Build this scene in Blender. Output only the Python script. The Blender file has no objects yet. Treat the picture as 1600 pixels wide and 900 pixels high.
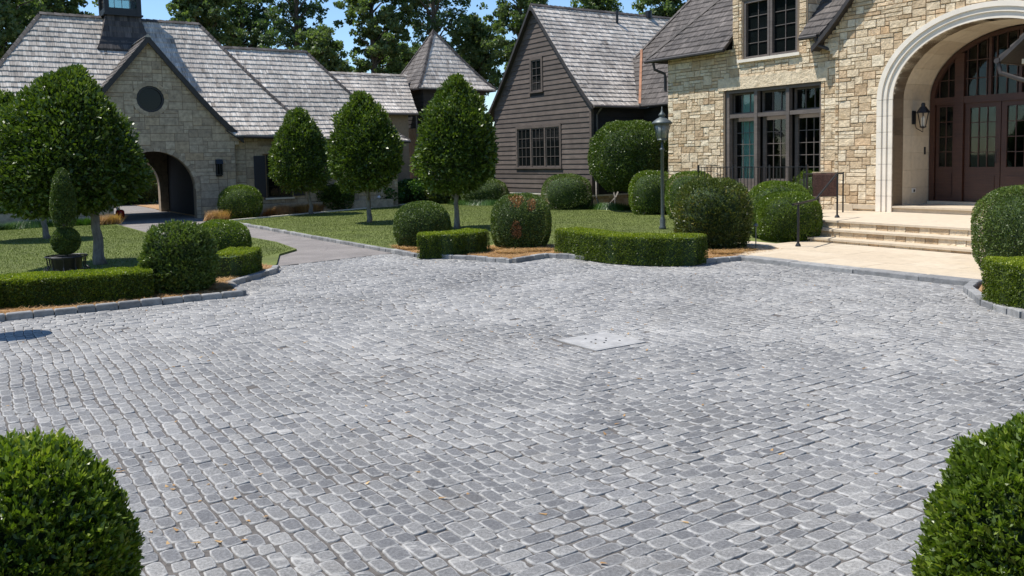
import bpy, math, random
import numpy as np
from mathutils import Vector, Matrix
rad = math.radians
S = bpy.context.scene
COL = S.collection

# ------------------------------------------------------------------ camera, light, exposure
F = 1350.0; CX = 800.0; CY = 350.0; H = 2.1          # focal length and principal point in photo pixels, eye height in metres
H0 = 248.0; TILT = -0.0195
_a = np.array([0., -(H0-CY), F]); _b = np.array([1000., -(H0+TILT*1000-CY), F])
_up = np.cross(_b, _a); _up /= np.linalg.norm(_up)
if _up[1] < 0: _up = -_up
_fw = np.array([0, 0, 1.]); _fw = _fw-_up*_fw.dot(_up); _fw /= np.linalg.norm(_fw)
_rt = np.cross(_fw, _up)
if _rt[0] < 0: _rt = -_rt
RM = np.array([_rt, _fw, _up])
EYE = np.array([0, 0, H])
cam_d = bpy.data.cameras.new('camera'); cam = bpy.data.objects.new('camera', cam_d); COL.objects.link(cam)
cam_d.sensor_width = 36; cam_d.lens = 36*F/1600; cam_d.shift_y = -(450-CY)/1600
cam_d.clip_start = 0.05; cam_d.clip_end = 2000
cam.matrix_world = Matrix(((RM[0][0], RM[0][1], -RM[0][2], 0), (RM[1][0], RM[1][1], -RM[1][2], 0), (RM[2][0], RM[2][1], -RM[2][2], H), (0, 0, 0, 1)))
S.camera = cam
SUN_EL = 64.0; SUN_A = 6.0
sd = np.array([-math.cos(rad(SUN_A))*math.cos(rad(SUN_EL)), math.sin(rad(SUN_A))*math.cos(rad(SUN_EL)), math.sin(rad(SUN_EL))])
ld = bpy.data.lights.new('sun', 'SUN'); ld.energy = 4.6; ld.angle = rad(0.53); ld.color = (1.0, 0.955, 0.89)
lo = bpy.data.objects.new('sun', ld); COL.objects.link(lo); lo.location = (-20, 0, 40)
lo.rotation_euler = Vector(sd).to_track_quat('Z', 'Y').to_euler()
world = bpy.data.worlds.new('World'); S.world = world; world.use_nodes = True
wn = world.node_tree.nodes; wl = world.node_tree.links
bg = wn['Background']; sky = wn.new('ShaderNodeTexSky'); sky.sky_type = 'NISHITA'; sky.sun_disc = False
sky.sun_elevation = rad(SUN_EL); sky.sun_rotation = math.atan2(sd[0], sd[1])
sky.air_density = 1.0; sky.dust_density = 0.0; sky.ozone_density = 5.0
hs = wn.new('ShaderNodeHueSaturation'); hs.inputs['Saturation'].default_value = 1.05; wl.new(sky.outputs[0], hs.inputs['Color']); wl.new(hs.outputs[0], bg.inputs[0]); bg.inputs[1].default_value = 0.125
S.view_settings.view_transform = 'Standard'; S.view_settings.look = 'None'
S.view_settings.exposure = 0.46; S.view_settings.gamma = 1.0
S.render.engine = 'CYCLES'

# ------------------------------------------------------------------ site frame: u runs along the house front, w into the house
AZ = rad(-33.5)
U = np.array([-math.sin(AZ), -math.cos(AZ), 0]); W = np.array([-U[1], U[0], 0])
def P(u, w, z=0.): return U*u+W*w+np.array([0, 0, z])
def PA(a): a = np.asarray(a, float); return a[:, :1]*U+a[:, 1:2]*W+a[:, 2:3]*np.array([0, 0, 1.])
def ray(px, py): return RM@np.array([px-CX, -(py-CY), F])
def G(px, py, z=0.):                                  # ground point seen at a photo pixel
    d = ray(px, py); return EYE+d*((z-H)/d[2])
def ppm(p): return F/((RM.T@(np.asarray(p)-EYE))[2])
def zat(p, py, px):                                   # height of pixel (px,py) in the upright plane through p facing the eye
    n = np.array([p[0], p[1], 0.]); n /= np.linalg.norm(n); d = ray(px, py)
    return (EYE+d*((np.array([p[0], p[1], 0.])-EYE).dot(n)/d.dot(n)))[2]
def UW(p): p = np.asarray(p); return float(p[:2].dot(U[:2])), float(p[:2].dot(W[:2]))

# ------------------------------------------------------------------ materials
def newmat(name):
    m = bpy.data.materials.new(name); m.use_nodes = True
    nt = m.node_tree; b = nt.nodes['Principled BSDF']; return m, nt, b
def N(nt, t, **k):
    n = nt.nodes.new(t)
    for a, v in k.items(): setattr(n, a, v)
    return n
def ramp(nt, src, stops, interp='LINEAR'):
    r = N(nt, 'ShaderNodeValToRGB'); r.color_ramp.interpolation = interp
    e = r.color_ramp.elements
    while len(e) < len(stops): e.new(0.5)
    for i, (p, c) in enumerate(stops):
        e[i].position = p; e[i].color = (c[0], c[1], c[2], 1) if hasattr(c, '__len__') else (c, c, c, 1)
    nt.links.new(src, r.inputs[0]); return r.outputs[0]
def noise(nt, scale, detail=4, rough=0.55, vec=None, dist=0.0):
    n = N(nt, 'ShaderNodeTexNoise'); n.inputs['Scale'].default_value = scale; n.inputs['Detail'].default_value = detail
    n.inputs['Roughness'].default_value = rough; n.inputs['Distortion'].default_value = dist
    if vec is None:
        tc = N(nt, 'ShaderNodeNewGeometry'); vec = tc.outputs['Position']
    nt.links.new(vec, n.inputs['Vector']); return n.outputs['Fac']
def attr(nt, name='var'):
    a = N(nt, 'ShaderNodeAttribute'); a.attribute_name = name; return a.outputs['Fac']
def mix(nt, f, a, b, mode='MIX'):
    m = N(nt, 'ShaderNodeMix', data_type='RGBA', blend_type=mode)
    for i, v in ((0, f), (6, a), (7, b)):
        if isinstance(v, (int, float)): m.inputs[i].default_value = v if i == 0 else (v, v, v, 1)
        elif isinstance(v, tuple): m.inputs[i].default_value = (*v, 1)
        else: nt.links.new(v, m.inputs[i])
    return m.outputs[2]
def math_(nt, op, a, b=None):
    m = N(nt, 'ShaderNodeMath', operation=op)
    for i, v in ((0, a), (1, b)):
        if v is None: continue
        if isinstance(v, (int, float)): m.inputs[i].default_value = v
        else: nt.links.new(v, m.inputs[i])
    return m.outputs[0]
def bump(nt, b, h, strength=0.5, dist=0.01):
    n = N(nt, 'ShaderNodeBump'); n.inputs['Strength'].default_value = strength; n.inputs['Distance'].default_value = dist
    nt.links.new(h, n.inputs['Height']); nt.links.new(n.outputs[0], b.inputs['Normal']); return n
def scaled_pos(nt, sx, sy, sz, rot=0.0):
    g = N(nt, 'ShaderNodeNewGeometry'); m = N(nt, 'ShaderNodeMapping'); m.inputs['Scale'].default_value = (sx, sy, sz)
    m.inputs['Rotation'].default_value = (0, 0, rot)
    nt.links.new(g.outputs['Position'], m.inputs['Vector']); return m.outputs[0]

def leaf_mat(name, dark, mid, light, rough=0.38, trans=0.22, tip=None, spec=0.5):
    m, nt, b = newmat(name); v = attr(nt)
    c = ramp(nt, v, [(0.0, dark), (0.5, mid), (0.86, light), (1.0, tip or light)])
    nz = noise(nt, 1.6, 2); c = mix(nt, math_(nt, 'MULTIPLY', nz, 0.45), c, tuple(x*0.55 for x in mid))
    nt.links.new(c, b.inputs['Base Color']); b.inputs['Roughness'].default_value = rough
    b.inputs['Specular IOR Level'].default_value = spec
    t = N(nt, 'ShaderNodeBsdfTranslucent'); tcol = mix(nt, 1.0, c, (1.0, 1.15, 0.45), 'MULTIPLY'); nt.links.new(tcol, t.inputs['Color'])
    ms = N(nt, 'ShaderNodeMixShader'); ms.inputs[0].default_value = trans
    nt.links.new(b.outputs[0], ms.inputs[1]); nt.links.new(t.outputs[0], ms.inputs[2])
    nt.links.new(ms.outputs[0], nt.nodes['Material Output'].inputs['Surface']); return m
def plain(name, col, rough=0.6, metal=0.0, nscale=None, namt=0.15, bumps=0.0, spec=0.5):
    m, nt, b = newmat(name)
    b.inputs['Roughness'].default_value = rough; b.inputs['Metallic'].default_value = metal; b.inputs['Specular IOR Level'].default_value = spec
    if nscale:
        n = noise(nt, nscale, 5)
        c = ramp(nt, n, [(0.25, tuple(x*(1-namt) for x in col)), (0.75, tuple(min(1, x*(1+namt)) for x in col))])
        nt.links.new(c, b.inputs['Base Color'])
        if bumps: bump(nt, b, n, bumps, 0.01)
    else: b.inputs['Base Color'].default_value = (*col, 1)
    return m
M = {}
M['box'] = leaf_mat('boxwood_leaf', (0.032, 0.061, 0.0066), (0.114, 0.179, 0.0165), (0.242, 0.320, 0.0308), 0.38, 0.34, (0.390, 0.435, 0.0550))
M['hedge'] = leaf_mat('hedge_leaf', (0.030, 0.053, 0.0060), (0.116, 0.165, 0.0130), (0.312, 0.374, 0.0200), 0.45, 0.36, (0.416, 0.462, 0.0300))
M['holly'] = leaf_mat('holly_leaf', (0.026, 0.050, 0.0080), (0.075, 0.124, 0.0161), (0.167, 0.228, 0.0299), 0.40, 0.26, (0.217, 0.290, 0.0460), 0.45)
M['yew'] = leaf_mat('yew_leaf', (0.029, 0.055, 0.0099), (0.098, 0.150, 0.0242), (0.191, 0.247, 0.0385), 0.5, 0.25, (0.205, 0.273, 0.0495))
M['olive'] = leaf_mat('olive_boxwood_leaf', (0.023, 0.041, 0.0077), (0.082, 0.114, 0.0176), (0.183, 0.210, 0.0352), 0.4, 0.25, (0.302, 0.240, 0.0550))
M['brownleaf'] = leaf_mat('scorched_leaf', (0.16, 0.06, 0.02), (0.38, 0.16, 0.06), (0.52, 0.27, 0.12), 0.6, 0.2)
M['oak'] = leaf_mat('oak_leaf', (0.060, 0.098, 0.0385), (0.151, 0.213, 0.0770), (0.241, 0.299, 0.1100), 0.5, 0.46, (0.217, 0.287, 0.0770))
M['oakpale'] = leaf_mat('pale_tree_leaf', (0.05, 0.085, 0.04), (0.11, 0.17, 0.075), (0.18, 0.26, 0.11), 0.5, 0.4, (0.24, 0.32, 0.14))
M['shrub'] = leaf_mat('broad_shrub_leaf', (0.021, 0.056, 0.0096), (0.059, 0.140, 0.0216), (0.176, 0.308, 0.0480), 0.4, 0.3, (0.294, 0.420, 0.0720))
M['grassblade'] = leaf_mat('grass_blade', (0.06, 0.08, 0.014), (0.125, 0.165, 0.026), (0.20, 0.23, 0.045), 0.6, 0.35, (0.26, 0.26, 0.10))
M['core'] = plain('foliage_core', (0.026, 0.048, 0.010), 0.9, nscale=8, namt=0.5)
M['petal'] = plain('white_petal', (0.75, 0.74, 0.8), 0.6)
def bark_mat(name, c1, c2, sc=9):
    m, nt, b = newmat(name); n = noise(nt, 1, 6, 0.65, scaled_pos(nt, sc, sc, sc*0.35))
    nt.links.new(ramp(nt, n, [(0.3, c1), (0.7, c2)]), b.inputs['Base Color']); b.inputs['Roughness'].default_value = 0.9
    bump(nt, b, n, 0.6, 0.02); return m
M['bark'] = bark_mat('tree_bark', (0.05, 0.04, 0.03), (0.16, 0.135, 0.11), 5)
M['greybark'] = bark_mat('pale_holly_bark', (0.09, 0.08, 0.068), (0.24, 0.225, 0.20), 14)

def stone_mat(name, stops, rough_amt, bs, bd, hi=22, bl=(0.58, 1.3)):
    m, nt, b = newmat(name); v = attr(nt)
    c = ramp(nt, v, stops)
    n = noise(nt, 7, 8, 0.65); n2 = noise(nt, hi, 6, 0.7)
    c = mix(nt, 1.0, c, ramp(nt, n, [(0.28, bl[0]), (0.5, 1.0), (0.72, bl[1])]), 'MULTIPLY')
    st = ramp(nt, noise(nt, 2.2, 5, 0.6), [(0.55, 0.0), (0.75, 0.55)])
    c = mix(nt, st, c, (0.34, 0.225, 0.10)) if rough_amt else c
    nt.links.new(c, b.inputs['Base Color']); b.inputs['Roughness'].default_value = 0.88
    h = math_(nt, 'ADD', n, math_(nt, 'MULTIPLY', n2, 0.35)); bump(nt, b, h, bs, bd); return m
M['stone'] = stone_mat('tan_rockface_stone', [(0.0, (0.48, 0.34, 0.20)), (0.25, (0.61, 0.47, 0.30)), (0.55, (0.69, 0.555, 0.375)), (0.88, (0.76, 0.645, 0.465)), (1.0, (0.63, 0.42, 0.23))], True, 1.0, 0.06, bl=(.70, 1.2))
M['stone2'] = stone_mat('grey_tan_dressed_stone', [(0.0, (0.30, 0.235, 0.165)), (0.35, (0.39, 0.315, 0.225)), (0.7, (0.46, 0.38, 0.275)), (1.0, (0.40, 0.30, 0.19))], False, 0.4, 0.012)
M['mortar'] = plain('mortar_joint', (0.20, 0.15, 0.10), 0.95, nscale=30, namt=0.25)
M['limestone'] = plain('limestone_trim', (0.76, 0.69, 0.58), 0.7, nscale=3.0, namt=0.10, bumps=0.08)
M['limereveal'] = stone_mat('limestone_panel', [(0.0, (0.52, 0.44, 0.33)), (0.5, (0.60, 0.52, 0.40)), (1.0, (0.66, 0.58, 0.45))], False, 0.12, 0.004, bl=(.88, 1.08))
M['patio'] = stone_mat('patio_sandstone', [(0.0, (0.475, 0.39, 0.28)), (0.5, (0.50, 0.415, 0.30)), (1.0, (0.53, 0.445, 0.33))], False, 0.10, 0.004, bl=(.84, 1.1))
M['stucco'] = plain('tan_stucco', (0.27, 0.21, 0.14), 0.9, nscale=9, namt=0.15, bumps=0.1)

def shake_mat(name, stops, sp, rough):
    m, nt, b = newmat(name); v = attr(nt)
    c = ramp(nt, v, stops)
    s = N(nt, 'ShaderNodeAttribute'); s.attribute_name = 'grain'
    n = noise(nt, 1, 4, 0.6, s.outputs['Vector'])
    c = mix(nt, 1.0, c, ramp(nt, n, [(0.3, 0.42), (0.5, 0.95), (0.68, 1.45)]), 'MULTIPLY')
    big = ramp(nt, noise(nt, 0.7, 4), [(0.35, 0.72), (0.65, 1.15)])
    c = mix(nt, 1.0, c, big, 'MULTIPLY')
    nt.links.new(c, b.inputs['Base Color']); b.inputs['Roughness'].default_value = rough; b.inputs['Specular IOR Level'].default_value = sp
    bump(nt, b, n, 0.5, 0.006); return m
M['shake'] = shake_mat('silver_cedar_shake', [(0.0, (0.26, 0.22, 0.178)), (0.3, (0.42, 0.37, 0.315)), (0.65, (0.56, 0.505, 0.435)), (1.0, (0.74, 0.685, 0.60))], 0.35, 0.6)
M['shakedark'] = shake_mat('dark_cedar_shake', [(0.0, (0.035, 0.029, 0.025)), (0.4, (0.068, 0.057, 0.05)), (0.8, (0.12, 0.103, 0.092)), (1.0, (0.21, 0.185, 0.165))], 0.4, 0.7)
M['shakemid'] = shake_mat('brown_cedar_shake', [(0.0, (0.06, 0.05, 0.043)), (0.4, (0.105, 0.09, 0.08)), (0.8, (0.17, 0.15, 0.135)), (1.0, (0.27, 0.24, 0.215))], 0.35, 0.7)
def board_mat(name, c1, c2, rough=0.8):
    m, nt, b = newmat(name); n = noise(nt, 1, 6, 0.65, scaled_pos(nt, 2.0, 2.0, 40)); v = attr(nt)
    c = ramp(nt, n, [(0.25, c1), (0.75, c2)])
    c = mix(nt, 1.0, c, ramp(nt, v, [(0, 0.8), (1, 1.2)]), 'MULTIPLY')
    c = mix(nt, 1.0, c, ramp(nt, noise(nt, 2.5, 4), [(0.3, 0.8), (0.7, 1.15)]), 'MULTIPLY')
    nt.links.new(c, b.inputs['Base Color']); b.inputs['Roughness'].default_value = rough; bump(nt, b, n, 0.4, 0.006); return m
M['clap'] = board_mat('weathered_clapboard', (0.066, 0.050, 0.041), (0.135, 0.106, 0.088))
M['darktimber'] = board_mat('dark_timber', (0.018, 0.016, 0.016), (0.04, 0.036, 0.034))
M['frame'] = board_mat('bronze_frame', (0.085, 0.07, 0.06), (0.15, 0.125, 0.108), 0.6)
M['trimdark'] = plain('dark_fascia', (0.035, 0.030, 0.028), 0.6, nscale=6, namt=0.3)
M['doorwood'] = board_mat('mahogany', (0.036, 0.0145, 0.009), (0.076, 0.031, 0.019), 0.45)
M['blackframe'] = plain('black_frame', (0.012, 0.013, 0.016), 0.45)
M['shutter'] = plain('charcoal_shutter', (0.03, 0.032, 0.042), 0.6)
M['iron'] = plain('wrought_iron', (0.022, 0.023, 0.026), 0.45, 0.3, nscale=40, namt=0.3)
M['postmetal'] = plain('grey_green_post', (0.10, 0.115, 0.11), 0.5, 0.4, nscale=20, namt=0.2)
M['copper'] = plain('copper_valley', (0.30, 0.15, 0.085), 0.45, 0.6, nscale=5, namt=0.3)
M['steel'] = plain('brushed_steel', (0.36, 0.35, 0.33), 0.6, 0.05, nscale=6, namt=0.28)
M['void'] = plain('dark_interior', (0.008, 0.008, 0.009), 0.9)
M['room'] = plain('room_wall', (0.05, 0.048, 0.045), 0.9)
M['curtain'] = plain('pale_curtain', (0.68, 0.86, 0.80), 0.8)
M['red'] = plain('red_enamel', (0.55, 0.02, 0.015), 0.35)
M['rug'] = plain('brown_rug', (0.115, 0.06, 0.045), 0.95, nscale=25, namt=0.45, bumps=0.4)
M['rugback'] = plain('tan_rug_back', (0.42, 0.33, 0.22), 0.95, nscale=30, namt=0.3)
M['outlet'] = plain('white_cover', (0.7, 0.7, 0.68), 0.4)
M['mantle'] = plain('lamp_mantle', (0.75, 0.72, 0.62), 0.6)
M['lampglass'] = plain('frosted_lamp_glass', (0.22, 0.23, 0.21), 0.15, nscale=4, namt=0.2)
def glass_mat(name, refl, tint):
    m, nt, b = newmat(name); nt.nodes.remove(b)
    fr = N(nt, 'ShaderNodeFresnel'); fr.inputs[0].default_value = refl
    t = N(nt, 'ShaderNodeBsdfTransparent'); t.inputs[0].default_value = (*tint, 1)
    g = N(nt, 'ShaderNodeBsdfGlossy'); g.inputs['Roughness'].default_value = 0.02
    ms = N(nt, 'ShaderNodeMixShader'); nt.links.new(fr.outputs[0], ms.inputs[0]); nt.links.new(t.outputs[0], ms.inputs[1]); nt.links.new(g.outputs[0], ms.inputs[2])
    nt.links.new(ms.outputs[0], nt.nodes['Material Output'].inputs['Surface']); return m
M['glass'] = glass_mat('window_glass', 1.33, (0.75, 0.82, 0.80))
m, nt, b = newmat('dark_window_glass'); b.inputs['Base Color'].default_value = (0.006, 0.008, 0.008, 1); b.inputs['Roughness'].default_value = 0.06; b.inputs['Specular IOR Level'].default_value = 0.18
bump(nt, b, noise(nt, 1.3, 2), 0.05, 0.02); M['dglass'] = m

# granite setts
m, nt, b = newmat('granite_sett'); v = attr(nt); M['sett'] = m
c = ramp(nt, v, [(0.0, (0.11, 0.11, 0.113)), (0.3, (0.175, 0.173, 0.17)), (0.7, (0.272, 0.264, 0.248)), (1.0, (0.40, 0.382, 0.348))])
edge = attr(nt, 'rim')
n1 = noise(nt, 55, 6, 0.7); n2 = noise(nt, 260, 3, 0.6)
c = mix(nt, 1.0, c, ramp(nt, n1, [(0.3, 0.56), (0.52, 1.0), (0.7, 1.5)]), 'MULTIPLY')
c = mix(nt, 1.0, c, ramp(nt, n2, [(0.38, 0.74), (0.62, 1.25)]), 'MULTIPLY')
big = noise(nt, 0.55, 5, 0.6)
c = mix(nt, 1.0, c, ramp(nt, big, [(0.32, 0.70), (0.68, 1.25)]), 'MULTIPLY')
rimf = math_(nt, 'MULTIPLY', math_(nt, 'MULTIPLY', edge, ramp(nt, noise(nt, 18, 4), [(0.35, 0.25), (0.62, 1.0)])), 0.78)
c = mix(nt, rimf, c, (0.56, 0.545, 0.51))
blotch = ramp(nt, noise(nt, 1, 8, 0.75, scaled_pos(nt, 2.2, 6.5, 1, rad(-33.5))), [(0.57, 0.0), (0.66, 0.62)])
dirt = ramp(nt, noise(nt, 1.3, 6, 0.65), [(0.58, 0.0), (0.72, 0.38)]); c = mix(nt, dirt, c, (0.14, 0.125, 0.105))
c = mix(nt, blotch, c, (0.56, 0.54, 0.50))
nt.links.new(c, b.inputs['Base Color']); b.inputs['Roughness'].default_value = 0.72
bump(nt, b, math_(nt, 'ADD', n1, math_(nt, 'MULTIPLY', n2, 0.4)), 0.8, 0.012)
M['joint'] = plain('joint_sand', (0.10, 0.09, 0.08), 0.95, nscale=35, namt=0.45, bumps=0.5)
M['kerb'] = stone_mat('granite_kerb', [(0, (0.17, 0.17, 0.168)), (0.5, (0.23, 0.228, 0.222)), (1, (0.31, 0.305, 0.29))], False, 0.7, 0.015, 60)
m, nt, b = newmat('asphalt_drive'); M['asphalt'] = m
c = ramp(nt, noise(nt, 90, 3), [(0.3, (0.12, 0.105, 0.095)), (0.7, (0.27, 0.245, 0.225))])
c = mix(nt, 1.0, c, ramp(nt, noise(nt, 1.1, 6, 0.65), [(0.3, 0.78), (0.7, 1.2)]), 'MULTIPLY')
crack = N(nt, 'ShaderNodeTexVoronoi', feature='DISTANCE_TO_EDGE'); crack.inputs['Scale'].default_value = 1.1
g_ = N(nt, 'ShaderNodeNewGeometry'); nt.links.new(g_.outputs['Position'], crack.inputs['Vector'])
c = mix(nt, ramp(nt, crack.outputs['Distance'], [(0.0, 0.35), (0.02, 0.0)]), c, (0.10, 0.09, 0.085))
nt.links.new(c, b.inputs['Base Color']); b.inputs['Roughness'].default_value = 0.85; bump(nt, b, noise(nt, 90, 3), 0.4, 0.006)
m, nt, b = newmat('lawn'); M['lawn'] = m
c = ramp(nt, noise(nt, 60, 4, 0.7), [(0.25, (0.07, 0.09, 0.016)), (0.55, (0.13, 0.16, 0.03)), (0.8, (0.20, 0.22, 0.055))])
c = mix(nt, 1.0, c, ramp(nt, noise(nt, 0.9, 5), [(0.3, 0.75), (0.7, 1.25)]), 'MULTIPLY')
nt.links.new(c, b.inputs['Base Color']); b.inputs['Roughness'].default_value = 0.9; bump(nt, b, noise(nt, 120, 3), 0.9, 0.02)
m, nt, b = newmat('pine_mulch'); M['mulch'] = m
c = ramp(nt, noise(nt, 30, 6, 0.7), [(0.3, (0.20, 0.105, 0.05)), (0.55, (0.42, 0.25, 0.12)), (0.8, (0.62, 0.42, 0.22))])
nt.links.new(c, b.inputs['Base Color']); b.inputs['Roughness'].default_value = 0.95; bump(nt, b, noise(nt, 45, 5), 1.0, 0.03)
M['straw'] = leaf_mat('pine_straw', (0.24, 0.12, 0.045), (0.52, 0.31, 0.13), (0.68, 0.46, 0.22), 0.7, 0.25, (0.78, 0.58, 0.32))
M['dirt'] = plain('wood_floor_soil', (0.045, 0.055, 0.022), 0.95, nscale=3, namt=0.4, bumps=0.5)

# ------------------------------------------------------------------ mesh and object helpers
class MB:
    def __init__(s): s.v = []; s.f = []; s.a = []; s.g = []
    def add(s, vs, fs, var=0.5, grain=None):
        o = len(s.v); s.v.extend([tuple(map(float, x)) for x in vs]); s.f.extend([tuple(o+i for i in f) for f in fs])
        s.a.extend([var]*len(vs)); s.g.extend(grain if grain else [(0, 0, 0)]*len(vs)); return s
    def hexa(s, c8, var=0.5):
        return s.add(c8, [(0, 3, 2, 1), (4, 5, 6, 7), (0, 1, 5, 4), (1, 2, 6, 5), (2, 3, 7, 6), (3, 0, 4, 7)], var)
    def box(s, u0, u1, w0, w1, z0, z1, var=0.5):
        return s.hexa([P(u0, w0, z0), P(u1, w0, z0), P(u1, w1, z0), P(u0, w1, z0), P(u0, w0, z1), P(u1, w0, z1), P(u1, w1, z1), P(u0, w1, z1)], var)
    def xbox(s, c, sx, sy, sz, var=0.5):
        x, y, z = c; p = [(x+a*sx/2, y+b_*sy/2, z+k) for k in (0, sz) for a, b_ in ((-1, -1), (1, -1), (1, 1), (-1, 1))]; return s.hexa(p, var)
    def prism(s, pts, off, var=0.5):                 # planar loop extruded by off
        n = len(pts); off = np.array(off); a = [np.array(p) for p in pts]; b_ = [p+off for p in a]
        fs = [tuple(range(n))[::-1], tuple(range(n, 2*n))]+[(i, (i+1) % n, n+(i+1) % n, n+i) for i in range(n)]
        return s.add(a+b_, fs, var)
    def tube(s, pts, r, seg=8, cap=True, var=0.5):
        pts = [np.array(p, float) for p in pts]; n = len(pts); rr = r if hasattr(r, '__len__') else [r]*n
        vs = []; ref = np.array([0.31, 0.17, 0.93])
        for i, p in enumerate(pts):
            t = pts[min(i+1, n-1)]-pts[max(i-1, 0)]; t = t/(np.linalg.norm(t)+1e-9)
            q = ref if abs(t.dot(ref)) < 0.95 else np.array([1., 0, 0])
            x = np.cross(t, q); x /= np.linalg.norm(x); y = np.cross(t, x)
            for k in range(seg):
                a = 2*math.pi*k/seg; vs.append(p+(x*math.cos(a)+y*math.sin(a))*rr[i])
        fs = [(i*seg+k, i*seg+(k+1) % seg, (i+1)*seg+(k+1) % seg, (i+1)*seg+k) for i in range(n-1) for k in range(seg)]
        if cap: fs += [tuple(range(seg))[::-1], tuple(range((n-1)*seg, n*seg))]
        return s.add(vs, fs, var)
    def lathe(s, c, prof, seg=16, var=0.5):          # prof (r,z) bottom to top
        c = np.array(c, float); vs = []
        for r, z in prof:
            for k in range(seg):
                a = 2*math.pi*(k+0.5)/seg; vs.append(c+np.array([r*math.cos(a), r*math.sin(a), z]))
        n = len(prof); fs = [(i*seg+k, i*seg+(k+1) % seg, (i+1)*seg+(k+1) % seg, (i+1)*seg+k) for i in range(n-1) for k in range(seg)]
        fs += [tuple(range(seg))[::-1], tuple(range((n-1)*seg, n*seg))]
        return s.add(vs, fs, var)
def link_mesh(name, v, f, mat, parent=None, attrs=None, smooth=False):
    v = np.asarray(v, np.float32)
    root = parent
    while root is not None and root.parent is not None: root = root.parent
    if root is not None: v = v-np.array(root.location, np.float32)
    me = bpy.data.meshes.new(name)
    if isinstance(f, np.ndarray):
        n, k = f.shape
        me.vertices.add(len(v)); me.vertices.foreach_set('co', v.ravel()); me.loops.add(n*k); me.loops.foreach_set('vertex_index', f.ravel().astype(np.int32))
        me.polygons.add(n); me.polygons.foreach_set('loop_start', np.arange(0, n*k, k, dtype=np.int32)); me.update(calc_edges=True)
    else: me.from_pydata([tuple(x) for x in v.tolist()], [], f); me.update()
    for an, (typ, data) in (attrs or {}).items():
        A = me.attributes.new(an, typ, 'POINT'); A.data.foreach_set('vector' if typ == 'FLOAT_VECTOR' else 'value', np.asarray(data, np.float32).ravel())
    if smooth: me.polygons.foreach_set('use_smooth', [True]*len(me.polygons))
    me.materials.append(mat); o = bpy.data.objects.new(name, me); COL.objects.link(o)
    if parent is not None: o.parent = parent
    return o
def build(mb, name, mat, parent=None, smooth=False):
    at = {'var': ('FLOAT', mb.a)}
    if any(g != (0, 0, 0) for g in mb.g[:50]): at['grain'] = ('FLOAT_VECTOR', mb.g)
    return link_mesh(name, mb.v, mb.f, mat, parent, at, smooth)
def tag(o, label=None, cat=None, group=None, kind=None):
    if label: o['label'] = label
    if cat: o['category'] = cat
    if group: o['group'] = group
    if kind: o['kind'] = kind
    return o
def thing(name, label, cat, loc, group=None):
    o = bpy.data.objects.new(name, None); o.empty_display_size = 0.2; COL.objects.link(o); o.location = tuple(map(float, loc)); return tag(o, label, cat, group)

rng = np.random.default_rng(7); random.seed(7)
def fbm(p, s, seed=0):                                # cheap smooth noise for arrays of points, about -1..1
    p = np.asarray(p)*s; r = np.random.default_rng(1000+seed); o = 0; amp = 1; tot = 0
    for k in range(4):
        for j in range(3):
            d = r.normal(size=3); d /= np.linalg.norm(d); o = o+amp*np.sin((p@d)*(1.9**k)*2.2+r.uniform(0, 6.28)); tot += amp*0.62
        amp *= 0.62
    return o/tot
def leaves(name, C, Nn, size, mat, parent, up=0.25, wid=0.42, var=None, seed=0, jit=0.9, flat=0.0):
    r = np.random.default_rng(seed+50); n = len(C)
    d = Nn+r.normal(size=(n, 3))*jit+np.array([0, 0, up]); d /= np.linalg.norm(d, axis=1)[:, None]
    q = r.normal(size=(n, 3)); s_ = np.cross(d, q); s_ /= np.linalg.norm(s_, axis=1)[:, None]
    nn = np.cross(d, s_)
    L = (size*(0.65+0.7*r.random(n)))[:, None]
    b0 = C-d*L*0.5; t = C+d*L*0.5; m1 = C+s_*L*wid*0.5+nn*L*0.08; m2 = C-s_*L*wid*0.5+nn*L*0.08
    v = np.stack([b0, m1, t, m2], 1).reshape(-1, 3); f = np.arange(4*n).reshape(n, 4)
    if var is None: var = r.random(n)
    return link_mesh(name, v, f, mat, parent, {'var': ('FLOAT', np.repeat(np.clip(var, 0, 1), 4))})

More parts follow.
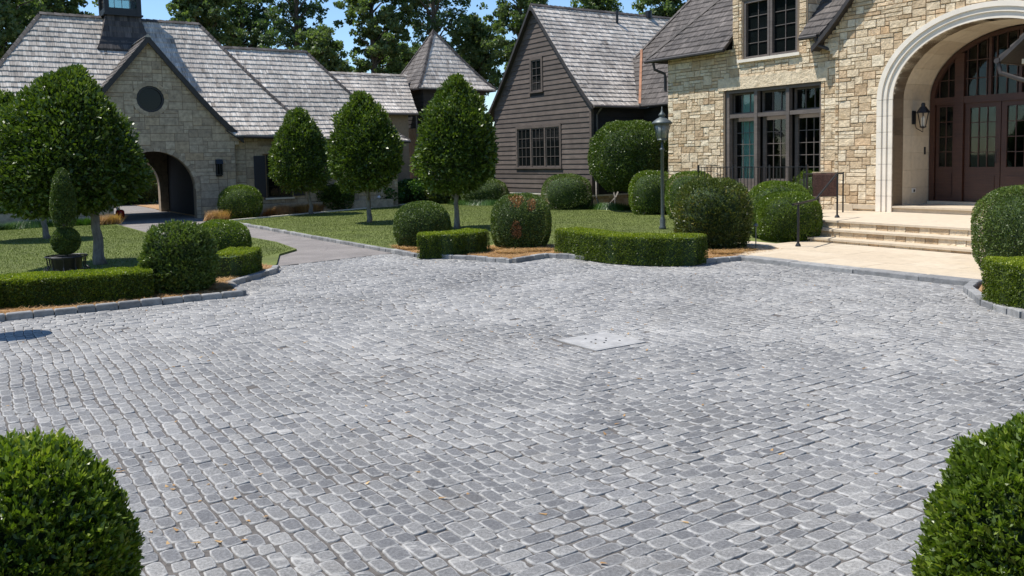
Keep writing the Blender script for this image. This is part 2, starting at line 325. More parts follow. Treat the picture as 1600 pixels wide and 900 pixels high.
# ------------------------------------------------------------------ clipped shrubs
def blob_dirs(n, seed):
    r = np.random.default_rng(seed); d = r.normal(size=(n, 3)); return d/np.linalg.norm(d, axis=1)[:, None]
def shrub_shape(d, a, b, c, p, sharp_bottom=0.0):
    return (np.abs(d[:, 0]/a)**p+np.abs(d[:, 1]/b)**p+np.abs(d[:, 2]/c)**p)**(-1/p)
def topiary_body(root, ctr, a, b, c, p, n, size, mat, seed, lump=0.05, zmin=None, up=0.25, jit=0.9, wid=0.42, depth=0.10, name='foliage', taper=0.0, bias=None, corename='inner_mass', patch=None, holes=0.0, shoots=0):
    ctr = np.array(ctr, float); n = n//max(1, shoots); d = blob_dirs(int(n*1.35), seed); r = shrub_shape(d, a, b, c, p)
    pos = d*r[:, None]
    def warp(pos):
        z = pos[:, 2]/c; k = 1-taper*np.clip(z*0.5+0.5, 0, 1)**1.5
        pos = pos.copy(); pos[:, 0] *= k; pos[:, 1] *= k; return pos
    pos = warp(pos); nrm = pos/np.array([a*a, b*b, c*c]); nrm /= np.linalg.norm(nrm, axis=1)[:, None]
    f1 = fbm(pos, 1.6/max(a, .4)*0.9, seed); f2 = fbm(pos, 6.0/max(a, .4)*0.8, seed+3)
    rr = np.random.default_rng(seed+9)
    off = lump*(0.7*f1+0.6*f2)*a-depth*a*rr.random(len(pos))**2
    pos = pos+nrm*off[:, None]; w = pos+ctr
    keep = w[:, 2] > (zmin if zmin is not None else 0.03)
    if holes: keep &= ~((f2 < -0.55) & (rr.random(len(pos)) < holes))
    pos, nrm, w, f1, f2 = pos[keep][:n], nrm[keep][:n], w[keep][:n], f1[keep][:n], f2[keep][:n]
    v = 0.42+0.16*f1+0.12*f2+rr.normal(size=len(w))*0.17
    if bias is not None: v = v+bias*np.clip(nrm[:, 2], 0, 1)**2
    if shoots:
        ax = nrm*.9+rr.normal(size=w.shape)*.45+np.array([0, 0, .45]); ax /= np.linalg.norm(ax, axis=1)[:, None]; K_ = shoots; ln = size*3.2
        q = np.tile(np.linspace(-.6, .6, K_), len(w)); w = np.repeat(w, K_, 0)+np.repeat(ax, K_, 0)*(q*ln*.5)[:, None]
        rd = rr.normal(size=w.shape); rd /= np.linalg.norm(rd, axis=1)[:, None]; nrm = np.repeat(ax, K_, 0)*(.55+.5*(q > .3))[:, None]+rd*.75; nrm /= np.linalg.norm(nrm, axis=1)[:, None]
        w = w+rd*size*.32; v = np.repeat(v, K_)+q*.22+rr.normal(size=len(q))*.06; jit = .12
        if zmin is not None: kk_ = w[:, 2] > zmin; w, nrm, v = w[kk_], nrm[kk_], v[kk_]
    if patch is not None:
        mk = patch(pos, nrm) > rr.random(len(pos))
        leaves('scorched_patch', w[mk], nrm[mk], size, M['brownleaf'], root, up, wid, None, seed+4, jit)
        w, nrm, v = w[~mk], nrm[~mk], v[~mk]
    o = leaves(name, w, nrm, size, mat, root, up, wid, v, seed, jit)
    # dark inner mass so nothing shows through
    nu, nv = 28, 16; vs = []; k = 0.86-depth*0.5
    th = np.linspace(0, math.pi, nv); ph = np.linspace(0, 2*math.pi, nu, endpoint=False)
    dd = np.array([[math.sin(t)*math.cos(q), math.sin(t)*math.sin(q), math.cos(t)] for t in th for q in ph])
    r = shrub_shape(dd, a, b, c, p); ps = warp(dd*r[:, None])*k+ctr
    ps[:, 2] = np.maximum(ps[:, 2], zmin+0.05 if zmin is not None else 0.0)
    fs = np.array([(i*nu+j, (i+1)*nu+j, (i+1)*nu+(j+1) % nu, i*nu+(j+1) % nu) for i in range(nv-1) for j in range(nu)])
    link_mesh(corename, ps, fs, M['core'], o)
    return o
def px_place(px, py_base, wpx, py_top, front=0.75):
    g = G(px, py_base); k = ppm(g); rr = wpx/2/k
    dirn = np.array([g[0], g[1], 0]); dirn /= np.linalg.norm(dirn)
    c = g+dirn*rr*front; k2 = ppm(c); rr = wpx/2/k2
    c = G(px, py_base)+dirn*rr*front
    # keep column on px at the object's mid height
    side = np.array([dirn[1], -dirn[0], 0]); q = RM.T@(np.array([c[0], c[1], 0.5])-EYE); x = CX+F*q[0]/q[2]; c = c+side*((px-x)/k2)
    return np.array([c[0], c[1], 0]), rr, zat(c, py_top, px)
def round_shrub(name, label, cat, px, pyb, wpx, pyt, mat, n, size, seed, p=2.6, group=None, lump=0.05, bias=0.15, front=0.75, z0=0.0, **kw):
    c, r, h = px_place(px, pyb, wpx, pyt, front); t = thing(name, label, cat, (c[0], c[1], z0), group)
    hc = h*0.46; mb = MB(); mb.tube([(c[0], c[1], z0-0.05), (c[0], c[1], h*0.5)], 0.05, 8); 
    topiary_body(t, (c[0], c[1], hc), r*0.97, r*0.97, h-hc, p, n, size, mat, seed, lump, zmin=z0+0.02, bias=bias, **kw)
    build(mb, 'stem', M['bark'], t); return t

# ------------------------------------------------------------------ ground
def flat(name, pts, z, mat, kind='structure', thick=None):
    pts3 = [P(u, w, z) for u, w in pts]; mb = MB()
    if thick: mb.prism([p-np.array([0, 0, thick]) for p in pts3], (0, 0, thick))
    else: mb.add(pts3, [tuple(range(len(pts3)))])
    import bmesh
    o = build(mb, name, mat); bm = bmesh.new(); bm.from_mesh(o.data); bmesh.ops.recalc_face_normals(bm, faces=bm.faces); bmesh.ops.triangulate(bm, faces=[f for f in bm.faces if len(f.verts) > 4]); 
    bm.to_mesh(o.data); bm.free(); return tag(o, kind=kind)
g = MB(); g.add([(-400, -400, -0.10), (400, -400, -0.10), (400, 400, -0.10), (-400, 400, -0.10)], [(0, 1, 2, 3)]); tag(build(g, 'ground', M['dirt']), kind='structure')
KL = [(-13.8, -7), (-13.8, 3.95)]
KL2 = [(-15.0, 4.05), (-15.6, 4.6), (-16.2, 5.25), (-16.7, 5.45)]
KR1 = [(-31.5, 8.6), (-22.4, 8.57), (-16.8, 8.6), (-15.63, 9.2), (-14.5, 9.55)]
KR2 = [(-14.5, 9.62), (-14.75, 10.65), (-14.1, 10.92), (-13.07, 11.07), (-12.25, 11.5), (-11.85, 12.3), (-11.7, 13.25)]
KR3 = [(-11.7, 13.28), (-7.05, 13.28)]
KR4 = [(-7.05, 13.2), (-6.85, 12.6), (-6.09, 11.65), (-5.33, 11.11), (-3.0, 10.6), (0.8, 10.5)]
KN = [(1.3, 8.3), (-1.3, 4.0), (-4.4, -0.35), (-8.9, -7)]
COURT = [(-13.8, -7), (-13.8, 3.95), (-15.0, 4.05), (-15.6, 4.6), (-16.1, 5.2), (-17.3, 5.75), (-17.9, 8.55), (-16.8, 8.6), (-15.63, 9.2), (-14.5, 9.6), (-14.75, 10.65), (-14.1, 10.92), (-13.07, 11.07), (-12.25, 11.5), (-11.85, 12.3), (-11.7, 13.25), (-7.05, 13.25), (-6.85, 12.6), (-6.09, 11.65), (-5.33, 11.11), (-3.0, 10.6), (0.8, 10.5), (1.3, 8.3), (-1.3, 4.0), (-4.4, -0.35), (-8.9, -7)]
flat('court_joint_bed', [(a, b_) for a, b_ in COURT], -0.009, M['joint'])
LAWN_L = [(-13.95, -12), (-13.85, 3.9), (-15.03, 4.0), (-15.66, 4.55), (-16.25, 5.2), (-17.4, 5.7), (-19.2, 6.36), (-20.0, 7.05), (-22.2, 7.3), (-24.6, 7.2), (-26.9, 5.3), (-33.6, 5.2), (-34.9, 5.2), (-34.9, -12)]
flat('lawn', LAWN_L, 0.05, M['lawn'], thick=0.16)
LAWN_R = [(-31.6, 8.75), (-33.9, 13.5), (-36.6, 18.6), (-34.5, 21.6), (-27.2, 21.6), (-26, 24), (-21.9, 24), (-21.9, 20.9), (-12.9, 20.9), (-12.75, 16.6), (-11.85, 13.3), (-11.98, 12.3), (-12.35, 11.65), (-13.15, 11.2), (-14.1, 11.05), (-14.9, 10.75), (-14.65, 9.7), (-15.7, 9.35), (-16.85, 8.75)]
flat('lawn', LAWN_R, 0.05, M['lawn'], thick=0.16)
flat('lawn', [(-50, 8.7), (-31.6, 8.7), (-33.9, 13.5), (-36.6, 18.6), (-34.5, 21.6), (-34.5, 24), (-50, 24)], 0.035, M['mulch'], thick=0.14)['kind'] = 'structure'
bpy.data.objects['lawn.002'].name = 'flower_bed'
flat('lawn', [(-6.9, 13.3), (-6.6, 12.5), (-5.9, 11.8), (-5.2, 11.3), (-3, 10.8), (12, 10.6), (12, 19), (-7.0, 19)], 0.05, M['lawn'], thick=0.16)
flat('lawn', [(12, 8.3), (1.45, 8.3), (-1.15, 3.9), (-4.27, -0.45), (-8.8, -7.2), (-8.8, -14), (12, -14)], 0.02, M['lawn'], thick=0.13)
DRIVE = [(-17.3, 5.6), (-19.2, 6.3), (-20.0, 6.98), (-22.2, 7.22), (-24.6, 7.1), (-26.9, 5.2), (-33.6, 5.1), (-44, 5.1), (-44, -3), (-56, -3), (-56, 12), (-44, 12), (-44, 8.6), (-17.9, 8.6)]
flat('drive', DRIVE, 0.002, M['asphalt'], thick=0.08)
# mulch beds along the court
BED_R = [(-17.2, 8.72), (-16.85, 8.72), (-15.65, 9.34), (-14.62, 9.7), (-14.88, 10.78), (-14.1, 11.04), (-13.15, 11.19), (-12.34, 11.62), (-11.97, 12.3), (-11.83, 13.3), (-12.1, 14.9), (-12.9, 15.1), (-14.3, 14.4), (-15.0, 13.0), (-16.2, 12.2), (-17.1, 11.2), (-17.3, 10.2), (-18.3, 9.9), (-18.7, 8.9)]
flat('mulch_bed', BED_R, 0.062, M['mulch'], thick=0.05)
BED_L = [(-13.87, -7), (-13.87, 3.88), (-15.05, 3.99), (-15.68, 4.54), (-16.28, 5.17), (-17.0, 5.5), (-17.8, 5.1), (-17.4, 4.2), (-16.4, 3.0), (-15.3, 2.0), (-15.1, -7)]
flat('mulch_bed', BED_L, 0.062, M['mulch'], thick=0.05)
flat('mulch_bed', [(-6.95, 13.2), (-6.65, 12.5), (-5.95, 11.8), (-5.25, 11.3), (-3, 10.8), (-3, 12.5), (-5, 14), (-5.5, 16), (-6.9, 16)], 0.062, M['mulch'], thick=0.05)
flat('mulch_bed', [(1.4, 8.2), (-1.17, 3.92), (-4.29, -0.43), (-8.8, -7.1), (-7.5, -7), (-3.2, -1.0), (0, 3.4), (2.3, 7.2)], 0.032, M['mulch'], thick=0.04)
# granite kerb stones
def kerb(lines, hgt=0.095, wd=0.125, ln=(0.24, 0.34)):
    mb = MB(); r = random.Random(3)
    for pts in lines:
        pp = [np.array(q, float) for q in pts]
        for a, b_ in zip(pp[:-1], pp[1:]):
            L = np.linalg.norm(b_-a); d = (b_-a)/L; nn = np.array([-d[1], d[0]]); s = 0
            while s < L-0.02:
                l = min(r.uniform(*ln), L-s)
                if L-s-l < 0.1: l = L-s
                p0 = a+d*(s+0.006); p1 = a+d*(s+l-0.006); h = hgt+r.uniform(-0.008, 0.01); o = r.uniform(-0.008, 0.008); bv = 0.014
                lo = [p0+nn*(o-wd/2), p1+nn*(o-wd/2), p1+nn*(o+wd/2), p0+nn*(o+wd/2)]
                cc = sum(lo)/4; hi = [cc+(q-cc)*np.array([1, 1])*(1-bv/wd*1.2) for q in lo]
                v = [P(q[0], q[1], -0.06) for q in lo]+[P(q[0], q[1], h-bv) for q in lo]+[P(q[0], q[1], h) for q in hi]
                mb.add(v, [(0, 3, 2, 1), (8, 9, 10, 11)]+[(i, (i+1) % 4, 4+(i+1) % 4, 4+i) for i in range(4)]+[(4+i, 4+(i+1) % 4, 8+(i+1) % 4, 8+i) for i in range(4)], r.random()); s += l
    return tag(build(mb, 'kerb', M['kerb']), kind='structure')
kerb([KL, [(-13.8, 3.95), (-15.0, 4.05)], KL2, KR2, KR4, KN]); kerb([KR1], 0.085, 0.11)
kerb([KR3], 0.085, 0.30, (1.1, 1.5))
bpy.data.objects['kerb.002'].name = 'patio_edge'
mb = MB(); mb.box(-33.9, -31.6, 8.62, 8.70, -.05, .06)
for a, b_ in (((-31.6, 8.7), (-33.9, 13.5)), ((-33.9, 13.5), (-36.6, 18.6)), ((-36.6, 18.6), (-36.0, 20.0))):
    a = np.array(a); b_ = np.array(b_); d = (b_-a)/np.linalg.norm(b_-a); nn = np.array([-d[1], d[0]])*0.045
    mb.prism([P(*(a+nn), -.05), P(*(b_+nn), -.05), P(*(b_-nn), -.05), P(*(a-nn), -.05)], (0, 0, 0.15))
tag(build(mb, 'bed_edging', M['limestone']), kind='structure')

# setts: concentric square courses round the drain cover
CU, CW = -7.6, 6.22
def inside_poly(x, y, poly):
    ins = np.zeros(len(x), bool); n = len(poly); j = n-1
    for i in range(n):
        xi, yi = poly[i]; xj, yj = poly[j]
        c = ((yi > y) != (yj > y)) & (x < (xj-xi)*(y-yi)/(yj-yi+1e-12)+xi); ins ^= c; j = i
    return ins
def setts():
    r = np.random.default_rng(11); cen = []; half = []; ori = []
    rr0 = 0.395; k = 0; pos = rr0
    while pos < 15.5:
        wd = min(max(0.111*(1+0.09*r.normal()), 0.094), 0.132)
        mid = pos+wd/2
        for side in range(4):
            s = -mid-wd/2+r.uniform(0, 0.05); end = mid+wd/2
            if k % 2: s += 0.0
            while s < end-0.03:
                l = r.uniform(0.115, 0.205) if r.random() > 0.12 else r.uniform(0.19, 0.25)
                l = min(l, end-s); m_ = s+l/2
                if side == 0: c = (m_, -mid)
                elif side == 1: c = (mid, m_)
                elif side == 2: c = (-m_, mid)
                else: c = (-mid, -m_)
                # mitre: keep only where this side owns the point
                if abs(m_) <= mid+0.02: cen.append(c); half.append((l/2, wd/2)); ori.append(side % 2)
                s += l
        pos += wd; k += 1
    cen = np.array(cen); half = np.array(half); ori = np.array(ori)
    pu = cen[:, 0]+CU; pw = cen[:, 1]+CW
    keep = inside_poly(pu, pw, COURT) & (r.random(len(pu)) > 0.0007); cen, half, ori = cen[keep], half[keep], ori[keep]; n = len(cen)
    print('setts', n)
    # outline of 12 points per stone, rounded and irregular
    K = 12; ang = np.linspace(0, 2*math.pi, K, endpoint=False)+math.pi/K
    ca, sa = np.cos(ang), np.sin(ang); p = 7.0; rad_ = (np.abs(ca)**p+np.abs(sa)**p)**(-1/p); base = np.stack([ca*rad_, sa*rad_], 1)
    gap = r.uniform(0.0005, 0.006, size=(n, 2)); hf = half-gap
    hx = np.where(ori[:, None] == 0, hf, hf[:, ::-1])
    skew = r.normal(size=(n, 1, 1))*0.03
    o = base[None]*hx[:, None, :]*(1+r.normal(size=(n, K, 1))*0.035)
    rot = r.normal(size=n)*0.03; cr, sr = np.cos(rot)[:, None], np.sin(rot)[:, None]
    o = np.stack([o[..., 0]*cr-o[..., 1]*sr, o[..., 0]*sr+o[..., 1]*cr], -1)
    gp = np.concatenate([cen+[CU, CW], np.zeros((n, 1))], 1)
    wp = np.stack([fbm(gp, 0.55, 21), fbm(gp, 0.55, 22)], 1)*0.075+np.stack([fbm(gp, 1.8, 23), fbm(gp, 1.8, 24)], 1)*0.02
    dist = np.abs(cen).max(1); wp *= np.clip((dist-0.4)/1.5, 0, 1)[:, None]
    ctr = cen+[CU, CW]+wp
    zt = r.normal(size=n)*0.0025+fbm(gp, 0.9, 25)*0.004; tilt = r.normal(size=(n, 2))*0.02
    rings = [(1.0, -0.03, 0), (1.0, -0.0055, 0.7), (0.94, -0.0005, 1.0), (0.76, 0.0004, 0.0)]
    V = []; RIM = []
    for sc, z, rim in rings:
        q = o*sc; zz = z+zt[:, None]+(q*tilt[:, None, :]).sum(-1)*(sc < 1)
        uv = ctr[:, None, :]+q; V.append(uv[..., :1]*U+uv[..., 1:]*W+zz[..., None]*np.array([0, 0, 1.])); RIM.append(np.full((n, K), rim))
    V = np.stack(V, 1); R_ = np.stack(RIM, 1)          # n,4,K,3
    cpt = (ctr[:, :1]*U+ctr[:, 1:]*W+(0.0008+zt)[:, None]*np.array([0, 0, 1.]))[:, None]
    Vall = np.concatenate([V.reshape(n, 4*K, 3), cpt], 1); Rall = np.concatenate([R_.reshape(n, 4*K), np.zeros((n, 1))], 1)
    q = []
    for l in range(3):
        for i in range(K): q.append((l*K+i, l*K+(i+1) % K, (l+1)*K+(i+1) % K, (l+1)*K+i))
    for i in range(0, K, 2): q.append((3*K+i, 3*K+(i+1) % K, 3*K+(i+2) % K, 4*K))
    q = np.array(q); M1 = 4*K+1; fs = (q[None]+np.arange(n)[:, None, None]*M1).reshape(-1, 4)
    v = np.clip(.12+r.beta(2.6, 2.6, size=n)*0.72+fbm(gp, 0.35, 26)*0.15, 0, 0.93); 
    ob = link_mesh('cobble_paving', Vall.reshape(-1, 3), fs, M['sett'], None, {'var': ('FLOAT', np.repeat(v, M1)), 'rim': ('FLOAT', Rall.ravel())}, smooth=False)
    tag(ob, kind='structure')
setts()
# steel drain cover
t = thing('drain_cover', 'square brushed metal drain cover set among the cobbles', 'drain cover', P(CU, CW, 0))
mb = MB(); mb.box(CU-.36, CU+.36, CW-.36, CW+.36, -0.02, 0.002); mb.box(CU-.325, CU+.325, CW-.325, CW+.325, 0.001, 0.004); build(mb, 'plate', M['steel'], t)
for a, b_ in ((-.18, -.08), (-.07, -.02), (.04, .04), (.14, .16), (-.05, .12), (.12, -.05), (.0, -.14)): mb = MB(); mb.lathe(P(CU+a, CW+b_, 0.006), [(0.014, 0), (0.012, 0.003)], 8); build(mb, 'bolt', M['iron'], t)

# patio, landing, steps, porch
def slabs(name, u0, u1, w0, w1, z, sz=0.9, kind='structure', th=0.05):
    mb = MB(); r = random.Random(5); mb.box(u0+.01, u1-.01, w0+.01, w1-.01, z-th, z-0.004, 0.2); w = w0
    while w < w1-0.05:
        dw = min(sz*r.uniform(0.75, 1.05), w1-w); dw = w1-w if w1-w-dw < 0.25 else dw; u = u0
        while u < u1-0.05:
            du = min(sz*r.uniform(0.9, 1.6), u1-u); du = u1-u if u1-u-du < 0.3 else du
            mb.box(u+.003, u+du-.003, w+.003, w+dw-.003, z-0.02, z+r.uniform(-.001, .001), r.random()); u += du
        w += dw
    o = build(mb, name, M['patio']); return tag(o, kind=kind)
slabs('patio', -12.9, -7.1, 13.43, 16.66, 0.075)
slabs('patio', -13.6, -12.93, 14.3, 15.0, 0.07); slabs('patio', -13.7, -12.95, 15.15, 15.75, 0.07)
st = thing('entry_steps', 'three broad sandstone steps with rough stone risers below the arched entrance', 'steps', P(-10.8, 17, 0))
for i, (wf, zt, ul) in enumerate(((16.62, 0.17, -12.72), (17.03, 0.34, -13.15), (17.44, 0.51, -13.5))):
    r = random.Random(i); mb = MB(); w1 = 21.0 if i == 2 else wf+0.55
    mb.box(ul-0.03, -7.4, wf-0.035, w1, zt-0.045, zt, 0.6+0.2*i); build(mb, 'tread', M['patio'], st)
    mb = MB(); u = ul
    mb.box(ul+.02, -7.4, wf+.03, w1-.01, 0, zt-0.046, 0.1)
    while u < -7.45:
        l = min(r.uniform(0.16, 0.42), -7.4-u); mb.hexa([P(u+.006, wf, 0.0 if i == 0 else zt-.17), P(u+l-.006, wf-r.uniform(0, .012), 0.0 if i == 0 else zt-.17), P(u+l-.006, wf+.06, zt-.17), P(u+.006, wf+.06, zt-.17), P(u+.006, wf+.004, zt-.047), P(u+l-.006, wf, zt-.047), P(u+l-.006, wf+.06, zt-.047), P(u+.006, wf+.06, zt-.047)], r.random()); u += l
    build(mb, 'riser', M['stone'], st)
mb = MB(); mb.box(-19.9, -14.2, 19.4, 20.9, -0.05, 0.50, 0.4); mb.box(-14.25, -13.4, 18.6, 20.9, -.05, .506, .5); tag(build(mb, 'terrace', M['patio']), kind='structure')

# ------------------------------------------------------------------ masonry, roofs, windows
def ashlar(mb, s0, s1, z0, z1, inside, place, cell=(0.13, 0.105), seed=0, dep=(0.012, 0.03), sizes=None, jn=0.006, rough=0.006, big=0.5):
    r = random.Random(seed); nx = int(round((s1-s0)/cell[0])); nz = int(round((z1-z0)/cell[1])); cx = (s1-s0)/nx; cz = (z1-z0)/nz
    occ = np.zeros((nx+8, nz+8), bool); sizes = sizes or [(2, 1), (3, 1), (4, 1), (3, 2), (4, 2), (5, 2), (2, 2), (2, 1), (5, 1), (4, 1), (3, 2), (2, 2), (3, 3)]
    for j in range(nz):
        for i in range(nx):
            if occ[i, j]: continue
            for tr in range(9):
                a, b_ = r.choice(sizes) if tr < 8 else (1, 1)
                if i+a > nx or j+b_ > nz or occ[i:i+a, j:j+b_].any(): continue
                x0, x1, y0, y1 = s0+i*cx, s0+(i+a)*cx, z0+j*cz, z0+(j+b_)*cz
                if (a, b_) == (1, 1): ok = inside((x0+x1)/2, (y0+y1)/2)
                else: ok = all(inside(x, y) for x in (x0+.01, (x0+x1)/2, x1-.01) for y in (y0+.01, y1-.01))
                if not ok:
                    if (a, b_) == (1, 1): occ[i, j] = True; break
                    continue
                occ[i:i+a, j:j+b_] = True
                d = r.uniform(*dep); g_ = jn; q = lambda k: r.uniform(-k, k)
                x0 += g_; x1 -= g_; y0 += g_; y1 -= g_; bv = min(0.012, (x1-x0)*.1)
                xm, ym = (x0+x1)/2+q(.02), (y0+y1)/2
                lo = [(x0+q(.003), y0+q(.003)), (x1+q(.003), y0+q(.003)), (x1+q(.003), y1+q(.003)), (x0+q(.003), y1+q(.003))]
                hi = [(lo[0][0]+bv, lo[0][1]+bv), (xm, y0+bv), (lo[1][0]-bv, lo[1][1]+bv), (lo[2][0]-bv, lo[2][1]-bv), (xm, y1-bv), (lo[3][0]+bv, lo[3][1]-bv)]
                v = [place(x, y, -0.005) for x, y in lo]+[place(x, y, d+q(rough)) for x, y in hi]
                mb.add(v, [(4, 5, 8, 9), (5, 6, 7, 8), (0, 1, 6, 5, 4), (1, 2, 7, 6), (2, 3, 9, 8, 7), (3, 0, 4, 9)], r.random())
                break
def holed_wall(name, outer, holes, place, thick, mat, parent, zdir=None):
    import bmesh
    bm = bmesh.new()
    loops = [outer]+holes; ed = []
    for lp in loops:
        vs = [bm.verts.new(Vector(place(a, b_, 0))) for a, b_ in lp]
        ed += [bm.edges.new((vs[i], vs[(i+1) % len(vs)])) for i in range(len(vs))]
    bmesh.ops.triangle_fill(bm, use_beauty=True, edges=ed)
    g_ = bmesh.ops.extrude_face_region(bm, geom=bm.faces[:])
    off = Vector(place(0, 0, -thick))-Vector(place(0, 0, 0))
    bmesh.ops.translate(bm, vec=off, verts=[x for x in g_['geom'] if isinstance(x, bmesh.types.BMVert)])
    bmesh.ops.recalc_face_normals(bm, faces=bm.faces)
    bm.verts.ensure_lookup_table(); bm.verts.index_update(); v = [tuple(x.co) for x in bm.verts]; f = [tuple(x.index for x in fc.verts) for fc in bm.faces]; bm.free()
    return link_mesh(name, v, f, mat, parent)
def clip_poly(poly, x0, x1, y0, y1):
    def cl(pts, f_in, inter):
        out = []
        for i in range(len(pts)):
            a, b_ = pts[i-1], pts[i]; ia, ib = f_in(a), f_in(b_)
            if ib:
                if not ia: out.append(inter(a, b_))
                out.append(b_)
            elif ia: out.append(inter(a, b_))
        return out
    for ax, val, sg in ((0, x0, 1), (0, x1, -1), (1, y0, 1), (1, y1, -1)):
        if not poly: return poly
        poly = cl(poly, lambda p: (p[ax]-val)*sg >= 0, lambda a, b_: tuple(a[k]+(b_[k]-a[k])*(val-a[ax])/(b_[ax]-a[ax]) for k in (0, 1)))
    return poly
def profile(z0, D, z1, me=None, k=0.9):
    dz = z1-z0
    if me is None: return lambda d: z0+dz/D*d
    K = k*(1-math.exp(-D/k)); mm = (dz-me*K)/(D-K); return lambda d: z0+mm*d-(mm-me)*k*(1-math.exp(-max(d, 0)/k)) if d > 0 else z0+me*d
def roof_face(mb, O, e, n, poly, prof, expo=0.26, sw=(0.08, 0.19), t=0.044, seed=0, deck=None):
    r = random.Random(seed); O = np.array(O, float); e = np.array(e, float); n = np.array(n, float); up = np.array([0, 0, 1.])
    D1 = max(p[1] for p in poly); a0 = min(p[0] for p in poly); a1 = max(p[0] for p in poly)
    ds = np.linspace(0, D1, 200); zs = np.array([prof(d) for d in ds]); sl = np.concatenate([[0], np.cumsum(np.hypot(np.diff(ds), np.diff(zs)))])
    dof = lambda s: float(np.interp(s, sl, ds)); sof = lambda d: float(np.interp(d, ds, sl))
    k = 0; s = 0
    while s < sl[-1]:
        a = a0-r.uniform(0, .1)
        while a < a1:
            w_ = r.uniform(*sw); jt = r.uniform(-.012, .012); tt = t*r.uniform(0.75, 1.3)
            sb = max(0, s+jt); st_ = min(sl[-1], s+expo+0.02)
            db = dof(sb)-(0.03 if s == 0 else 0); dt = dof(st_)
            pp = clip_poly(list(poly) if s > 0 else [(x, y-0.031 if y <= 0 else y) for x, y in poly], a+0.0025, a+w_-0.0025, db, dt)
            if len(pp) >= 3 and dt > db:
                lift = lambda y: 0.008+tt*(1-(y-db)/(dt-db))
                top = [O+e*x+n*y+up*(prof(y)+lift(y)) for x, y in pp]; bot = [O+e*x+n*y+up*(prof(y)-0.01) for x, y in pp]; m_ = len(pp)
                var = min(1, max(0, r.gauss(0.5, 0.15))); sx, sy = r.uniform(0, 50), r.uniform(0, 50)
                gr = [((x+sx)*28, (y+sy)*1.6, 0.0) for x, y in pp]
                mb.add(top+bot, [tuple(range(m_))]+[(i, m_+i, m_+(i+1) % m_, (i+1) % m_) for i in range(m_)], var, gr+gr)
            a += w_
        s += expo; k += 1
    if deck is not None:
        d = 0
        while d < D1-1e-6:
            d2 = min(d+0.25, D1); pp = clip_poly(list(poly), a0, a1, d, d2)
            if len(pp) >= 3: deck.prism([O+e*x+n*y+up*(prof(y)-0.10) for x, y in pp], up*0.095)
            d = d2
def hip_caps(mb, pts, seed=0, w_=0.13):                # row of ridge shingles along a 3D polyline
    r = random.Random(seed); pts = [np.array(p, float) for p in pts]; up = np.array([0, 0, 1.])
    for a, b_ in zip(pts[:-1], pts[1:]):
        L = np.linalg.norm(b_-a); d = (b_-a)/L; sd_ = np.cross(d, up); sd_ /= np.linalg.norm(sd_); s = 0
        while s < L:
            l = min(0.3, L-s)+0.03; p0 = a+d*s; p1 = a+d*(s+l); h0, h1 = 0.075, 0.045
            v = [p0-sd_*w_-up*.05, p0+up*h0, p0+sd_*w_-up*.05, p1-sd_*w_*.85-up*.05, p1+up*h1, p1+sd_*w_*.85-up*.05]
            mb.add(v, [(0, 1, 4, 3), (1, 2, 5, 4), (0, 2, 1), (3, 4, 5)], r.uniform(.1, .7), [(r.uniform(0, 9), i*.3, 0) for i in range(6)]); s += 0.26
def window(parent, place, s0, s1, z0, z1, cols, rows, fr=0.06, mun=0.02, dep=0.05, mat='frame', pane='dglass', name='window', back=0.06, sill=None, head=None):
    mb = MB()
    def bx(a0, a1, b0, b1, o0, o1, m_=mb): m_.hexa([place(a0, b0, o0), place(a1, b0, o0), place(a1, b0, o1), place(a0, b0, o1), place(a0, b1, o0), place(a1, b1, o0), place(a1, b1, o1), place(a0, b1, o1)])
    bx(s0, s0+fr, z0, z1, -back, dep); bx(s1-fr, s1, z0, z1, -back, dep); bx(s0+fr, s1-fr, z0, z0+fr, -back, dep); bx(s0+fr, s1-fr, z1-fr, z1, -back, dep)
    f = build(mb, name, M[mat], parent)
    if cols*rows > 1:
        mb = MB()
        for i in range(1, cols): x = s0+fr+(s1-s0-2*fr)*i/cols; bx(x-mun/2, x+mun/2, z0+fr, z1-fr, -back+.012, -back+.034, mb)
        for j in range(1, rows): y = z0+fr+(z1-z0-2*fr)*j/rows; bx(s0+fr, s1-fr, y-mun/2, y+mun/2, -back+.014, -back+.032, mb)
        build(mb, 'muntin', M[mat], f)
    mb = MB(); bx(s0+fr*.5, s1-fr*.5, z0+fr*.5, z1-fr*.5, -back, -back+.008, mb); build(mb, 'pane', M[pane], f)
    if sill: mb = MB(); bx(s0-.08, s1+.08, z0-.07, z0, -back, dep+.07, mb); build(mb, 'sill', M[sill], f)
    return f
plW = lambda w0: (lambda s, z, o: P(s, w0-o, z))       # wall facing the court (-w); s = u
plU = lambda u0: (lambda s, z, o: P(u0+o, s, z))       # wall facing +u; s = w
up3 = np.array([0, 0, 1.])
